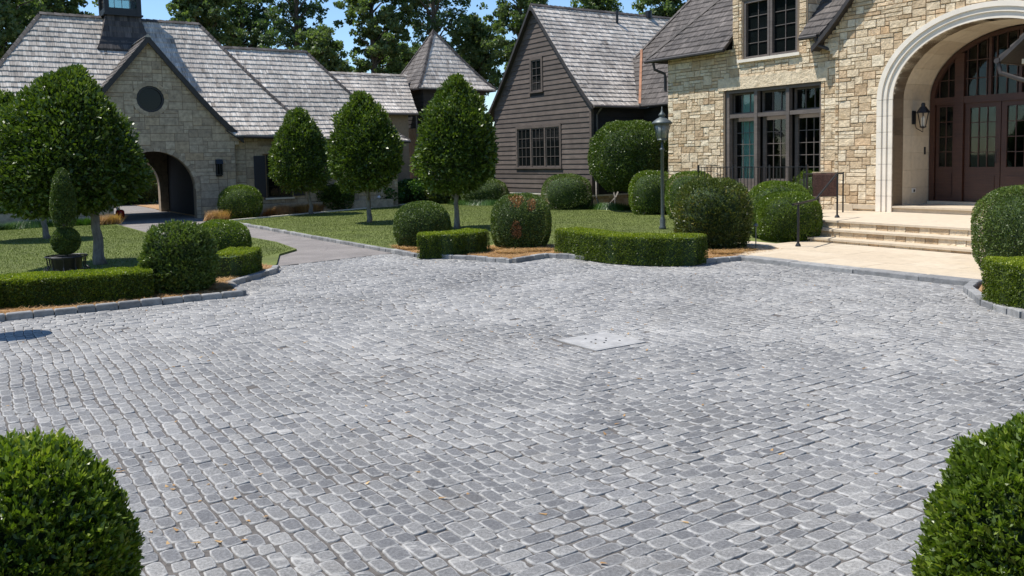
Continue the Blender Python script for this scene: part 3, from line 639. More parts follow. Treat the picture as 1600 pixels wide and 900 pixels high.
def hip_roof(root, u0, u1, w0, w1, z0, z1, D, me, seed, mat, front=None, faces='flrb', k=0.9, caps=(0, 1, 2, 3, 4)):
    pr = profile(z0, D, z1, me, k); mb = MB(); dk = MB(); Lw = w1-w0; Lu = u1-u0
    du = Lu/2
    if 'f' in faces:
        for i, poly in enumerate(front or [[(0, 0), (Lw, 0), (Lw-D, D), (D, D)]]): roof_face(mb, P(u1, w0), W, -U, poly, pr, seed=seed+i, deck=dk)
    if 'b' in faces: roof_face(mb, P(u0, w0), W, U, [(0, 0), (Lw, 0), (Lw-D, D), (D, D)], pr, seed=seed+5, deck=dk, sw=(.3, .6))
    if 'r' in faces: roof_face(mb, P(u1, w1), -U, -W, [(0, 0), (Lu, 0), (Lu/2, D)], pr, seed=seed+6, deck=dk)
    if 'l' in faces: roof_face(mb, P(u1, w0), -U, W, [(0, 0), (Lu, 0), (Lu/2, D)], pr, seed=seed+7, deck=dk)
    cp = [[P(u1-d, w1-d, pr(d)) for d in np.linspace(0, D, 9)], [P(u1-d, w0+d, pr(d)) for d in np.linspace(0, D, 9)], [P(u0+d, w0+d, pr(d)) for d in np.linspace(0, D, 9)], [P(u0+d, w1-d, pr(d)) for d in np.linspace(0, D, 9)], [P(u1-D, w0+D, pr(D)), P(u1-D, w1-D, pr(D))]]
    o = build(mb, 'roof', mat, root); build(dk, 'roof_deck', M['trimdark'], o)
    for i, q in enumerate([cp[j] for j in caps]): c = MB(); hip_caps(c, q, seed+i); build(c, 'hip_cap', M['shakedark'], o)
    return o, pr
def arch_pts(c, hw, zs, rise, n=28):                   # from right springing over to left
    return [(c+hw*math.cos(a), zs+rise*math.sin(a)) for a in np.linspace(0, math.pi, n)]

# ---------------------------- gatehouse (left) with the carriage arch
gh = thing('gatehouse', 'long stone gatehouse with arched passage, oval gable and silver cedar roof', 'house', P(-38, 7, 0))
ZR, ZE = 8.1, 3.24; UE = -34.75; UF = -35.05
AC, AHW, ASP, AR = 6.9, 1.5, 1.15, 1.5
gprof = profile(3.18, 3.45, 7.0, 0.75, 1.1)
gab_hw = 3.42
def gz(s): return gprof(max(0.0, gab_hw-abs(s-6.87)))
pF = plU(UF)
arch = arch_pts(AC, AHW, ASP, AR)
side = [(-0.0, 0.0), (3.45, 0.0)]
gl = [(s, gz(s)) for s in np.linspace(6.87+gab_hw-0.02, 6.87-gab_hw+0.02, 31)]
outer = [(3.75, 0), (AC-AHW, 0)]+arch[::-1]+[(AC+AHW, 0), (9.98, 0), (9.98, 2.8)]+[(a, b_-0.05) for a, b_ in gl]+[(3.75, 2.8)]
outer = [outer[0]]+outer[1:]
ocul = [(6.88+0.52*math.cos(a), 4.62+0.52*math.sin(a)) for a in np.linspace(0, 2*math.pi, 28, endpoint=False)]
holed_wall('gable_wall', outer, [ocul], pF, 0.45, M['mortar'], gh)
def in_g(s, z):
    if z > gz(s)-0.06 or (z < 2.75 and (s > 9.97 or s < 3.76)): return False
    if z >= 2.75 and (s > 9.97+(z-2.75)*0.9 or s < 3.76-(z-2.75)*.9): return False
    if (z < ASP and abs(s-AC) < AHW+0.08): return False
    if z >= ASP and math.hypot(s-AC, (z-ASP)*AHW/AR) < AHW+0.08: return False
    return math.hypot(s-6.88, z-4.62) > 0.60
mb = MB(); ashlar(mb, 3.3, 10.5, 0, 7.1, in_g, pF, (0.175, 0.15), 4, (0.004, 0.012), rough=0.001, jn=0.004); build(mb, 'stone_facing', M['stone2'], gh)
def ring(place, c, r0, r1, zs, rise0, rise1, o0, o1, mat, name, parent, a0=0, a1=math.pi, n=20, leg=None, var=0.6, gap=.02):
    mb = MB(); th = np.linspace(a0, a1, n+1)
    for i in range(n):
        qa, qb = th[i]+gap*.3, th[i+1]-gap*.3; v = []
        for o in (o0, o1):
            for (q, rr, rs) in ((qa, r0, rise0), (qb, r0, rise0), (qb, r1, rise1), (qa, r1, rise1)): v.append(place(c+rr*math.cos(q), zs+rs*math.sin(q), o))
        mb.hexa(v, random.random())
    if leg:
        for sg in (-1, 1):
            z = leg
            while z < zs-.02:
                z2 = min(z+.42, zs); v = []
                for y in (z+.004, z2-.004):
                    for x, o in ((r0, o0), (r1, o0), (r1, o1), (r0, o1)): v.append(place(c+sg*x, y, o))
                mb.hexa(v, random.random()); z = z2
    return build(mb, name, mat, parent)
ring(pF, AC, AHW-.005, AHW+.14, ASP, AR-.005, AR+.14, -.2, .018, M['stone2'], 'arch_surround', gh, leg=0.0)
ring(pF, 6.88, .50, .66, 4.62, .50, .66, -.1, .02, M['stone2'], 'oval_surround', gh, 0, 2*math.pi, 18)
mb = MB()
for i in range(28):
    a, b_ = 2*math.pi*i/28, 2*math.pi*(i+1)/28; v = []
    for o in (-.12, -.03):
        for q, rr in ((a, .42), (b_, .42), (b_, .505), (a, .505)): v.append(pF(6.88+rr*math.cos(q), 4.62+rr*math.sin(q), o))
    mb.hexa(v)
ow = build(mb, 'round_window', M['blackframe'], gh)
mb = MB(); mb.prism([pF(6.88+.45*math.cos(a), 4.62+.45*math.sin(a), -.1) for a in np.linspace(0, 2*math.pi, 24, endpoint=False)], -U*.02); build(mb, 'pane', M['dglass'], ow)
# side walls and passage
BW0, BW1, UB = 0.2, 17.25, -42.1
mb = MB()
for a, b_ in ((BW0, 3.8), (9.95, BW1)):
    pl = plU(UF-.28)
    dr = (11.3, 12.35) if a > 5 else (1.0, 2.6)
    mb2 = MB(); ashlar(mb2, a, b_, 0, 3.3, lambda s, z: not (dr[0]-.06 < s < dr[1]+.06 and (0.62 if a > 5 else .85) < z < 2.52), pl, (0.175, 0.15), 6 if a > 5 else 8, (0.004, 0.012), rough=0.001, jn=.004); build(mb2, 'stone_facing', M['stone2'], gh)
    holed_wall('side_wall', [(a, 0), (b_, 0), (b_, 3.4), (a, 3.4)], [[(dr[0], .68 if a > 5 else .9), (dr[1], .68 if a > 5 else .9), (dr[1], 2.45), (dr[0], 2.45)]], pl, .4, M['mortar'], gh)
pl = plU(UF-.28)
wd = window(gh, pl, 11.3, 12.35, .68, 2.45, 2, 4, .07, .02, .0, 'blackframe', back=.10, sill='limestone')
window(gh, pl, 1.0, 2.6, .9, 2.45, 4, 3, .07, .02, .0, 'blackframe', back=.10, sill='limestone')
for a in (10.78, 12.42):
    mb = MB(); mb.box(UF-.27, UF-.23, a, a+.46, .72, 2.42)
    for k in range(14): mb.box(UF-.235, UF-.222, a+.06, a+.40, .8+k*.11, .86+k*.11)
    build(mb, 'shutter', M['shutter'], gh)
for a, b_ in ((11.1, 12.6), (.8, 2.8)): mb = MB(); mb.box(UF-.28, UF-.19, a, b_, 2.5, 2.78); build(mb, 'lintel', M['stone2'], gh)
for a, b_, h in ((9.99, 16.9, .42), (-.5, 3.7, .5)): mb = MB(); mb.box(UF-.45, UF-.05, a, b_, 0, h, .5); build(mb, 'plinth', M['stone2'], gh)
for a in (BW0, BW1-.3): mb = MB(); mb.box(UB, UF-.7, a, a+.3, 0, 3.3); build(mb, 'end_wall', M['stucco'], gh)
pB = lambda s, z, o: P(UB-o, s, z)
holed_wall('back_wall', [(BW0, 0), (AC-AHW, 0)]+arch[::-1]+[(AC+AHW, 0), (BW1, 0), (BW1, 3.4), (BW0, 3.4)], [], pB, .45, M['stone2'], gh)
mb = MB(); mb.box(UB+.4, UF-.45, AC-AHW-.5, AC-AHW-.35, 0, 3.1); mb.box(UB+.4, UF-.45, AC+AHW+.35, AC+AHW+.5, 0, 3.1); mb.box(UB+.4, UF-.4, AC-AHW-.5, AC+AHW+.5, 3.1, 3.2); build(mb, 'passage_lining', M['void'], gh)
# roofs
D1 = 3.78; WL, WR = -0.13, 13.45
Lg = 3.45
front = [[(0, 0), (3.75-WL, 0), (6.87-WL, 2.95), (6.87-WL, D1), (D1, D1)], [(9.95-WL, 0), (WR-WL, 0), (WR-WL-D1, D1), (6.87-WL, D1), (6.87-WL, 2.95)]]
hip_roof(gh, UE-2*D1, UE, WL, WR, ZE, ZR, D1, 0.85, 100, M['shake'], front, k=.8)
hip_roof(gh, UE-2*3.4-.02, UE-.02, 6.5, 17.66, 2.98, 7.12, 3.4, 0.75, 200, M['shake'], [[(6.55, 0), (11.16, 0), (7.76, 3.4), (3.2, 3.4)]], 'frb', k=.8, caps=(0, 3, 4))
mb = MB(); dk = MB()
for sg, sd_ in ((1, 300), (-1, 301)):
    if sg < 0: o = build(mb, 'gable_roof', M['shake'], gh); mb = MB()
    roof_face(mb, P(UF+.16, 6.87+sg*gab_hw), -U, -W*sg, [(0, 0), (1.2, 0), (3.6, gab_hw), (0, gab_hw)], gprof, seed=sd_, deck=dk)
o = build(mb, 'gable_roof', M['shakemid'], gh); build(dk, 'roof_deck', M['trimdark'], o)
mb = MB()
gs = np.linspace(0, 2*gab_hw, 41)
for a, b_ in zip(gs[:-1], gs[1:]):
    s_a, s_b = 6.87-gab_hw+a, 6.87-gab_hw+b_
    mb.hexa([P(UF+.10, s_a, gz(s_a)-.25), P(UF+.10, s_b, gz(s_b)-.25), P(UF+.19, s_b, gz(s_b)-.25), P(UF+.19, s_a, gz(s_a)-.25), P(UF+.10, s_a, gz(s_a)+.03), P(UF+.10, s_b, gz(s_b)+.03), P(UF+.19, s_b, gz(s_b)+.03), P(UF+.19, s_a, gz(s_a)+.03)])
mb.tube([P(UE+.03, 10.3, ZE-.06), P(UE+.03, 17.6, 2.93)], .055, 8); mb.tube([P(UE+.03, WL, ZE-.06), P(UE+.03, 3.5, ZE-.06)], .055, 8)
build(mb, 'bargeboard', M['trimdark'], gh)
c = MB(); hip_caps(c, [P(UF+.2, 6.87, gprof(gab_hw)), P(UF-3.4, 6.87, gprof(gab_hw))], 5); build(c, 'ridge_cap', M['shake'], gh)
# cupola
cw0, cw1 = 5.9, 7.25; cu = UE-D1; cz = 8.0
mb = MB(); k = 0.62
dkc = MB(); mb = MB(); prC = profile(6.75, .42, 8.12, 1.9, .25)
for O_, e_, n_ in ((P(cu+1.05, 6.57-1.05), W, -U), (P(cu-1.05, 6.57-1.05), U, W), (P(cu-1.05, 6.57+1.05), U, -W), (P(cu-1.05, 6.57-1.05), W, U)): roof_face(mb, O_, e_, n_, [(0, 0), (2.1, 0), (1.68, .42), (.42, .42)], prC, expo=.24, seed=31, deck=dkc)
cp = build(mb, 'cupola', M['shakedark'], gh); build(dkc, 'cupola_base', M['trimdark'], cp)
mb = MB(); mb.box(cu-.74, cu+.74, 6.57-.74, 6.57+.74, 8.12, 8.18); 
for a in (-1, 1):
    for b_ in (-1, 1): mb.box(cu+a*.6-.09, cu+a*.6+.09, 6.57+b_*.6-.09, 6.57+b_*.6+.09, 8.18, 9.6)
mb.box(cu-.8, cu+.8, 6.57-.8, 6.57+.8, 9.6, 9.75)
for a, b_ in ((1, 0), (-1, 0), (0, 1), (0, -1)): mb.box(cu+a*.6-.07-(b_ != 0)*.5, cu+a*.6+.07+(b_ != 0)*.5, 6.57+b_*.6-.07-(a != 0)*.5, 6.57+b_*.6+.07+(a != 0)*.5, 8.18, 8.42)
mb.lathe(P(cu, 6.57, 9.75), [(1.05, 0), (.5, .5), (.03, 1.6)], 4); build(mb, 'lantern_frame', M['blackframe'], cp)
for a, b_, c_, d_ in ((cu+.56, cu+.57, 6.05, 7.09), (cu-.57, cu-.56, 6.05, 7.09), (cu-.52, cu+.52, 6.0, 6.01), (cu-.52, cu+.52, 7.13, 7.14)): mb = MB(); mb.box(a, b_, c_, d_, 8.4, 9.6); build(mb, 'pane', M['glass'], cp)
mb = MB()
for s in (-.3, -.02, .26):
    mb.box(cu+.575, cu+.6, 6.57+s-.01, 6.57+s+.01, 8.4, 9.6); mb.box(cu+s-.01, cu+s+.01, 6.57-.6, 6.57-.575, 8.4, 9.6)
for z in (8.75, 9.1, 9.45): mb.box(cu+.575, cu+.598, 6.1, 7.04, z-.01, z+.01); mb.box(cu-.47, cu+.47, 6.57-.598, 6.57-.575, z-.01, z+.01)
build(mb, 'muntin', M['frame'], cp)

# ---------------------------- rear link wing and tower
lw = thing('rear_wing', 'low rear wing with silver shake roof between the gatehouse and the tower', 'house', P(-39.8, 16, 0))
pr3 = profile(4.4, 2.0, 6.42, 0.8, .6); mb = MB(); dk = MB()
roof_face(mb, P(-38.0, 12.0), W, -U, [(0, 0), (7.75, 0), (8.15, 2.0), (0, 2.0)], pr3, seed=400, deck=dk); roof_face(mb, P(-42.0, 12.0), W, U, [(0, 0), (7.75, 0), (8.15, 2), (0, 2)], pr3, seed=401, deck=dk, sw=(.3, .6))
o = build(mb, 'roof', M['shake'], lw); build(dk, 'roof_deck', M['trimdark'], o)
mb = MB(); hip_caps(mb, [P(-40, 12, 6.42), P(-40, 20.2, 6.42)], 3); build(mb, 'ridge_cap', M['shake'], lw)
mb = MB(); mb.box(-41.6, -38.35, 12, 19.4, 0, 4.35); build(mb, 'wall', M['stucco'], lw)
mb = MB(); mb.tube([P(-37.95, 12, 4.36), P(-37.95, 19.8, 4.36)], .06, 8); mb.tube([P(-38.1, 19.72, 4.3), P(-38.1, 19.72, .1)], .045, 8); build(mb, 'gutter', M['frame'], lw)
tw = thing('tower', 'square dark timber tower with flared pyramid shake roof', 'tower', P(-40.4, 22.3, 0))
TU, TW0, TW1, TUB = -38.5, 20.1, 24.65, -42.3; AP = (-40.35, 22.0, 8.85); TZ = 5.72
mb = MB(); dk = MB()
def tri_roof(mb, a, b_, apex, z0, seed):                # flared pyramid face between eave corners a, b_ (u,w)
    A = np.array(a); B = np.array(b_); X = np.array(apex[:2]); L = np.linalg.norm(B-A); e2 = (B-A)/L; n2 = np.array([-e2[1], e2[0]])
    if (X-A).dot(n2) < 0: n2 = -n2
    D = (X-A).dot(n2); ax = (X-A).dot(e2); pr = profile(z0, D, apex[2], 0.7*(apex[2]-z0)/D, D*.22)
    roof_face(mb, P(*A), U*e2[0]+W*e2[1], U*n2[0]+W*n2[1], [(0, 0), (L, 0), (ax, D)], pr, seed=seed, deck=dk); return pr, D
crn = [(TU, TW0), (TU, TW1), (TUB, TW1), (TUB, TW0)]
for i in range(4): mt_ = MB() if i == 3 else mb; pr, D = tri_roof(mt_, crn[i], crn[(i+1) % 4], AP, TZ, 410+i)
build(mt_, 'brown_roof_face', M['shakemid'], tw)  # face toward -w takes browner shakes than the other three
o = build(mb, 'roof', M['shake'], tw); build(dk, 'roof_deck', M['trimdark'], o)
mb = MB()
for i, cr in enumerate(crn):
    pts = [P(cr[0]+(AP[0]-cr[0])*q, cr[1]+(AP[1]-cr[1])*q, pr(D*q)+.03) for q in np.linspace(0, 1, 8)]; hip_caps(mb, pts, i, .1)
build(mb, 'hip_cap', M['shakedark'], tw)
mb = MB(); mb.box(TUB+.5, TU-.45, TW0+.5, TW1-.5, 3.75, 5.65, .4)
for k in range(9): mb.box(TUB+.47, TU-.42-(.0), TW0+.47, TW1-.47, 3.78+k*.21, 3.95+k*.21, random.random())
build(mb, 'timber_wall', M['darktimber'], tw)
mb = MB(); mb.box(TUB+.45, TU-.40, TW0+.42, TW1-.45, 0, 3.75, .4); ashlar(mb, TW0+.42, TW1-.45, 0, 3.75, lambda s, z: True, plU(TU-.40), (.155, .125), 12, (.004, .012), rough=.001); build(mb, 'stone_wall', M['stone2'], tw)
window(tw, plU(TU-.41), 21.3, 22.1, 4.1, 5.4, 2, 3, .05, .02, .03, 'blackframe')

# ---------------------------- clapboard wing
cwg = thing('clapboard_wing', 'steep gabled wing clad in weathered grey clapboard with silver shake roof', 'house', P(-31, 25, 0))
WB = 21.96; RU = -31.08; RZ = 8.72
prR = profile(4.15, 4.2, RZ, 0.85, .9); prL = profile(4.0, 3.9, RZ, 0.85, .9); EUR, EUL = RU+4.2, RU-3.9
def bz(s): return prR(min(4.2, EUR-s)) if s > RU else prL(min(3.9, s-EUL))
WLl, WRr = -34.45, -27.26
pl = plW(WB)
def lap_row(mb, z, s0, s1, var, pl):
    mb.hexa([pl(s0, z-.012, .0), pl(s1, z-.012, .0), pl(s1, z-.012, .042), pl(s0, z-.012, .042), pl(s0, z+.213, -.005), pl(s1, z+.213, -.005), pl(s1, z+.213, .012), pl(s0, z+.213, .012)], var)
mb = MB(); r = random.Random(2); z = 0.6
def half_at(z):                                          # gable extent at height z
    a = WLl; b_ = WRr
    while bz(a) < z+.04 and a < RU: a += .02
    while bz(b_) < z+.04 and b_ > RU: b_ -= .02
    return a, b_
holes = [(-32.68, -29.22, 1.60, 3.56), (-31.5, -30.48, 4.88, 6.5)]
while z < RZ-.3:
    a, b_ = half_at(z+.1); segs = [(a, b_)]
    for h in holes:
        if h[2] < z+.13 and z+.08 < h[3]: segs = [q for s in segs for q in ((s[0], h[0]), (h[1], s[1]))]
    for s in segs:
        x = s[0]
        while x < s[1]-.01:
            l = min(r.uniform(2.2, 4.5), s[1]-x); l = s[1]-x if s[1]-x-l < .6 else l
            lap_row(mb, z+r.uniform(-.002, .002), x+.001, x+l-.001, r.random(), pl); x += l
    z += .21
build(mb, 'clapboard', M['clap'], cwg)
gp_ = [(s, bz(s)-.06) for s in np.linspace(WRr, WLl, 33)]
holed_wall('gable_wall', [(WLl, .55), (WRr, .55)]+gp_, [], pl, .25, M['darktimber'], cwg)
pS = plU(WRr)
mb = MB(); z = .6
while z < 4.0: lap_row(mb, z, WB+.01, 26, r.random(), pS); z += .21
mb.box(WRr-.25, WRr-.003, WB+.02, 26, .55, 4.1); build(mb, 'side_clapboard', M['darktimber'], cwg)
mb = MB(); mb.box(WRr-.08, WRr+.05, WB-.05, WB+.08, .58, 4.05); build(mb, 'corner_board', M['clap'], cwg)
mb = MB(); mb.box(WLl, WLl+.25, WB+.02, 36, 0, 4.0); mb.box(WLl, WRr, 35.8, 36, 0, 4.0); build(mb, 'back_wall', M['darktimber'], cwg)
mb = MB(); mb.box(WLl-.02, WRr+.02, WB+.04, WB+.3, -.05, .52, .5); ashlar(mb, WLl, WRr, 0, .52, lambda s, z: True, plW(WB+.04), (.155, .125), 5, (.004, .015)); mb.box(WRr-.3, WRr+.03, WB+.05, 25, -.05, .52, .3); ashlar(mb, WB+.05, 25, 0, .52, lambda s, z: True, plU(WRr+.03), (.155, .125), 6, (.004, .015)); build(mb, 'foundation', M['stone'], cwg)
mb = MB(); mb.box(WLl-.05, WRr+.08, WB-.03, WB+.3, .52, .58); mb.box(WRr-.2, WRr+.08, WB+.3, 25, .52, .58); build(mb, 'water_table', M['limestone'], cwg)
def triple(s0, s1, z0, z1, n):
    mb = MB(); wd_ = s1-s0; place = pl
    def bx(a0, a1, b0, b1, o0, o1): mb.hexa([place(a0, b0, o0), place(a1, b0, o0), place(a1, b0, o1), place(a0, b0, o1), place(a0, b1, o0), place(a1, b1, o0), place(a1, b1, o1), place(a0, b1, o1)])
    bx(s0-.12, s0, z0-.02, z1+.13, 0, .06); bx(s1, s1+.12, z0-.02, z1+.13, 0, .06); bx(s0, s1, z1, z1+.13, 0, .06); bx(s0-.17, s1+.17, z0-.08, z0-.02, 0, .10)
    for i in range(1, n): x = s0+wd_*i/n; bx(x-.05, x+.05, z0, z1, 0, .055)
    bx(s0, s1, z0-.02, z0, 0, .055); fr = build(mb, 'window_casing', M['clap'], cwg)
    return [(s0+wd_*i/n+(.05 if i else 0), s0+wd_*(i+1)/n-(.05 if i < n-1 else 0)) for i in range(n)]
for a, b_ in triple(-32.53, -29.37, 1.72, 3.42, 3): window(cwg, pl, a, b_, 1.72, 3.42, 3, 4, .05, .02, .02, 'frame', back=-.001)
for a, b_ in triple(-31.35, -30.63, 5.02, 6.36, 1): window(cwg, pl, a, b_, 5.02, 6.36, 2, 4, .05, .02, .02, 'frame', back=-.001)
mb = MB(); dk = MB(); BWF = WB-.22
roof_face(mb, P(EUR, BWF), W, -U, [(0, 0), (2.9, 0), (10.5, 4.2), (0, 4.2)], prR, seed=500, deck=dk)
roof_face(mb, P(EUL, BWF), W, U, [(0, 0), (14, 0), (14, 3.9), (0, 3.9)], prL, seed=501, deck=dk, sw=(.2, .5))
o = build(mb, 'roof', M['shake'], cwg); build(dk, 'roof_deck', M['trimdark'], o)
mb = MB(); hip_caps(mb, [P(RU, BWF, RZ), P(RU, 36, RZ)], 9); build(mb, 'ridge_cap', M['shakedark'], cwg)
mb = MB(); ss = np.linspace(EUL, EUR, 60)
for a, b_ in zip(ss[:-1], ss[1:]):
    mb.hexa([P(a, BWF-.03, bz(a)-.17), P(b_, BWF-.03, bz(b_)-.17), P(b_, BWF+.05, bz(b_)-.17), P(a, BWF+.05, bz(a)-.17), P(a, BWF-.03, bz(a)+.01), P(b_, BWF-.03, bz(b_)+.01), P(b_, BWF+.05, bz(b_)+.01), P(a, BWF+.05, bz(a)+.01)])
build(mb, 'bargeboard', M['trimdark'], cwg)
for nm, pts, r_ in (('gutter', [P(EUR+.05, BWF, 4.10), P(EUR+.05, 24.1, 4.10)], .055), ('downspout', [P(EUR+.05, BWF+.4, 4.05), P(EUR-.3, BWF+.45, 3.8), P(EUR-.3, BWF+.45, .6)], .04)): mb = MB(); mb.tube(pts, r_, 8); build(mb, nm, M['frame'], cwg)
for q in ([P(RU+.5, 26.2, 8.0), P(RU+.5, 26.2, 8.75)], .06), ([P(RU+.1, 28.5, 8.6), P(RU+.1, 28.5, 8.95)], .16): mb = MB(); mb.tube(q[0], q[1], 8); build(mb, 'vent_pipe', M['blackframe'], cwg)

# ---------------------------- main house
mh = thing('main_house', 'tan rock-faced stone house with great limestone entrance arch and dark cedar roof', 'house', P(-12, 22, 0))
WM, WG = 21.02, 20.86                                    # wall plane, entrance gable plane
ML = -21.9
dormer = (-19.0, -16.2)
def in_m(s, z):
    if z > 5.35 and not (dormer[0] < s < dormer[1]): return False
    if -19.38 < s < -15.70 and .5 < z < 4.14: return False
    if -18.66 < s < -16.50 and 4.98 < z < 6.84: return False
    return s < -15.10
pm = plW(WM)
mb = MB(); ashlar(mb, ML, -15.1, 0, 8.4, in_m, pm, (0.125, 0.104), 21, (.012, .030), rough=.007, jn=.0035); build(mb, 'stone_facing', M['stone'], mh)
holed_wall('front_wall', [(ML, 0), (-19.34, 0), (-19.34, 4.12), (-15.74, 4.12), (-15.74, 0), (-15.0, 0), (-15.0, 5.36), (dormer[1], 5.36), (dormer[1], 8.5), (dormer[0], 8.5), (dormer[0], 5.36), (ML, 5.36)], [[(-18.58, 5.02), (-16.56, 5.02), (-16.56, 6.8), (-18.58, 6.8)]], pm, .4, M['mortar'], mh)
mb = MB(); mb.box(-19.34, -15.74, WM+.02, WM+.38, -.05, .56); mb.box(ML, ML+.35, WM+.4, 26, 0, 5.3); mb.box(dormer[0], dormer[0]+.2, WM+.4, 24.5, 5.3, 8.5); mb.box(dormer[1]-.2, dormer[1], WM+.4, 24.5, 5.3, 8.5)
ashlar(mb, WM+.02, 24.5, 5.0, 8.5, lambda s, z: True, plU(dormer[1]), (.155, .125), 31, (.008, .02)); build(mb, 'return_wall', M['stone'], mh)
mb = MB()
for u_, sg in ((ML, -1),):
    ashlar(mb, WM, 24.5, 0, 5.3, lambda s, z: True, lambda s, z, o: P(ML-o, s, z), (.155, .125), 33, (.008, .02))
build(mb, 'side_facing', M['stone'], mh)
mb = MB(); ring_ = 0
mb.box(-18.75, -16.42, WM-.10, WM+.1, 4.93, 5.02, .5); build(mb, 'window_sill', M['limestone'], mh)
mb = MB(); mb.box(-19.6, -15.5, WM-.035, WM+.1, 4.12, 4.5, .62); build(mb, 'lintel', M['stone'], mh)
window(mh, pm, -18.58, -17.59, 5.02, 6.8, 2, 4, .08, .022, -.02, 'frame', back=.14)
window(mh, pm, -17.57, -16.56, 5.02, 6.8, 2, 4, .08, .022, -.02, 'frame', back=.14)
# french doors
FD = (-19.34, -15.74); third = (FD[1]-FD[0])/3
mb = MB(); bx = lambda a0, a1, b0, b1, w0, w1: mb.box(a0, a1, w0, w1, b0, b1, random.random())
for i in range(4): x = FD[0]+third*i; bx(x-(.0 if i == 0 else .06), x+(.0 if i == 3 else .06)+(.08 if i == 0 else 0), .56, 4.12, WM+.05, WM+.2)
mb.box(FD[1]-.08, FD[1], WM+.052, WM+.2, .56, 4.12); mb.box(FD[0], FD[1], WM+.051, WM+.198, 4.02, 4.119)
for i in range(3): mb.box(FD[0]+third*i+.07, FD[0]+third*(i+1)-.07, WM+.06, WM+.19, 3.24, 3.36)
fd = build(mb, 'french_door_frame', M['frame'], mh)
for i in range(3):
    a, b_ = FD[0]+third*i+.07, FD[0]+third*(i+1)-.07; pd = plW(WM+.3)
    window(mh, pd, a, b_, 3.36, 4.02, 3, 1, .05, .022, .02, 'frame', 'glass', 'transom_window', back=.05)
    d = window(mh, pd, a+.02, b_-.02, 1.22, 3.24, 3, 5, .11, .022, .02, 'frame', 'glass', 'french_door', back=.05)
    mb = MB(); mb.box(a+.02, b_-.02, WM+.28, WM+.34, .58, 1.22); 
    for q in range(6): mb.box(a+.14+q*(b_-a-.3)/6, a+.125+(q+1)*(b_-a-.3)/6, WM+.27, WM+.281, .68, 1.16)
    build(mb, 'door_panel', M['frame'], d)
mb = MB(); mb.box(-19.5, -15.5, WM+.42, 25, 4.2, 4.3); mb.box(-20.0, -15.3, 24.8, 25, .4, 4.3); mb.box(-20.1, -20.0, WM+.42, 25, .4, 4.3); mb.box(-15.5, -15.4, WM+.42, 25, .4, 4.3); mb.box(-20, -15.4, WM+.36, 25, .4, .55); build(mb, 'room', M['room'], mh)
# curtains hang behind the doors
for j, (a, b_, lab) in enumerate(((-19.05, -18.5, 'pale green curtain gathered behind the left french door'), (-15.98, -15.78, 'pale green curtain edge behind the right french door'))):
    n = 26; mb = MB(); xs = np.linspace(a, b_, n)
    for i in range(n-1):
        w1_ = WM+.46+.03*math.sin(i*1.7); w2_ = WM+.46+.03*math.sin((i+1)*1.7)
        mb.hexa([P(xs[i], w1_, .6), P(xs[i+1], w2_, .6), P(xs[i+1], w2_+.01, .6), P(xs[i], w1_+.01, .6), P(xs[i], w1_, 4.0), P(xs[i+1], w2_, 4.0), P(xs[i+1], w2_+.01, 4.0), P(xs[i], w1_+.01, 4.0)])
    t = tag(build(mb, 'curtain', M['curtain']), lab, 'curtain', 'curtains behind the french doors')
# entrance gable and arch
EC, HWo, HWi, ZS = -11.03, 2.75, 2.36, 3.45; RSo, RSi = 2.10, 1.72
GD = 4.75; gpr = profile(5.05, GD, 10.7, 0.8, .9)
def ez(s): return gpr(max(0, GD-abs(s-EC)))
pe = plW(WG); EL, ER = -15.13, -6.93
ai = arch_pts(EC, HWi, ZS, RSi, 40)
ol = [(EL, .0), (EC-HWi, .0)]+[(EC-HWi, ZS)]+ai[::-1][1:-1]+[(EC+HWi, ZS), (EC+HWi, 0), (ER, 0), (ER, 4.9)]+[(s, ez(s)-.08) for s in np.linspace(ER+.02, EL-.02, 31)]+[(EL, 4.9)]
holed_wall('entrance_gable', ol, [], pe, .45, M['mortar'], mh)
def in_e(s, z):
    if z > ez(s)-.08: return False
    if z < ZS and abs(s-EC) < HWo-.06: return False
    if z >= ZS and math.hypot((s-EC)/(HWo-.05), (z-ZS)/(RSo-.05)) < 1: return False
    lim = 4.1 if z < 4.75 else 4.1+min(.42, (z-4.75)*.95)
    return abs(s-EC) < lim
mb = MB(); ashlar(mb, EC-4.5, EC+4.5, 0.5, 9.0, in_e, pe, (0.125, 0.104), 44, (.012, .030), rough=.007, jn=.0035); build(mb, 'gable_facing', M['stone'], mh)
mb = MB()
for k in range(4): mb.box(EL-.08-.08*k, EL+.1, WG-.05, WG+.4, 4.72+.10*k, 4.815+.10*k, .6)
for k in range(30): mb.box(EL-.02, EL, WG-.01, WM+.02, .5+k*.14, .63+k*.14, random.random())
build(mb, 'corbel', M['stone'], mh)
# limestone surround in stepped mouldings
for r0, r1, rs0, rs1, o0, o1, nm in ((HWi, HWi+.15, RSi, RSi+.15, -.05, .045, 'arch_moulding'), (HWi+.15, HWi+.27, RSi+.15, RSi+.265, -.05, .085, 'arch_moulding'), (HWi+.27, HWo+.02, RSi+.265, RSo+.01, -.05, .12, 'arch_moulding')):
    ring(pe, EC, r0, r1, ZS, rs0, rs1, o0, o1, M['limestone'], nm, mh, n=44, leg=.505, gap=0.0)
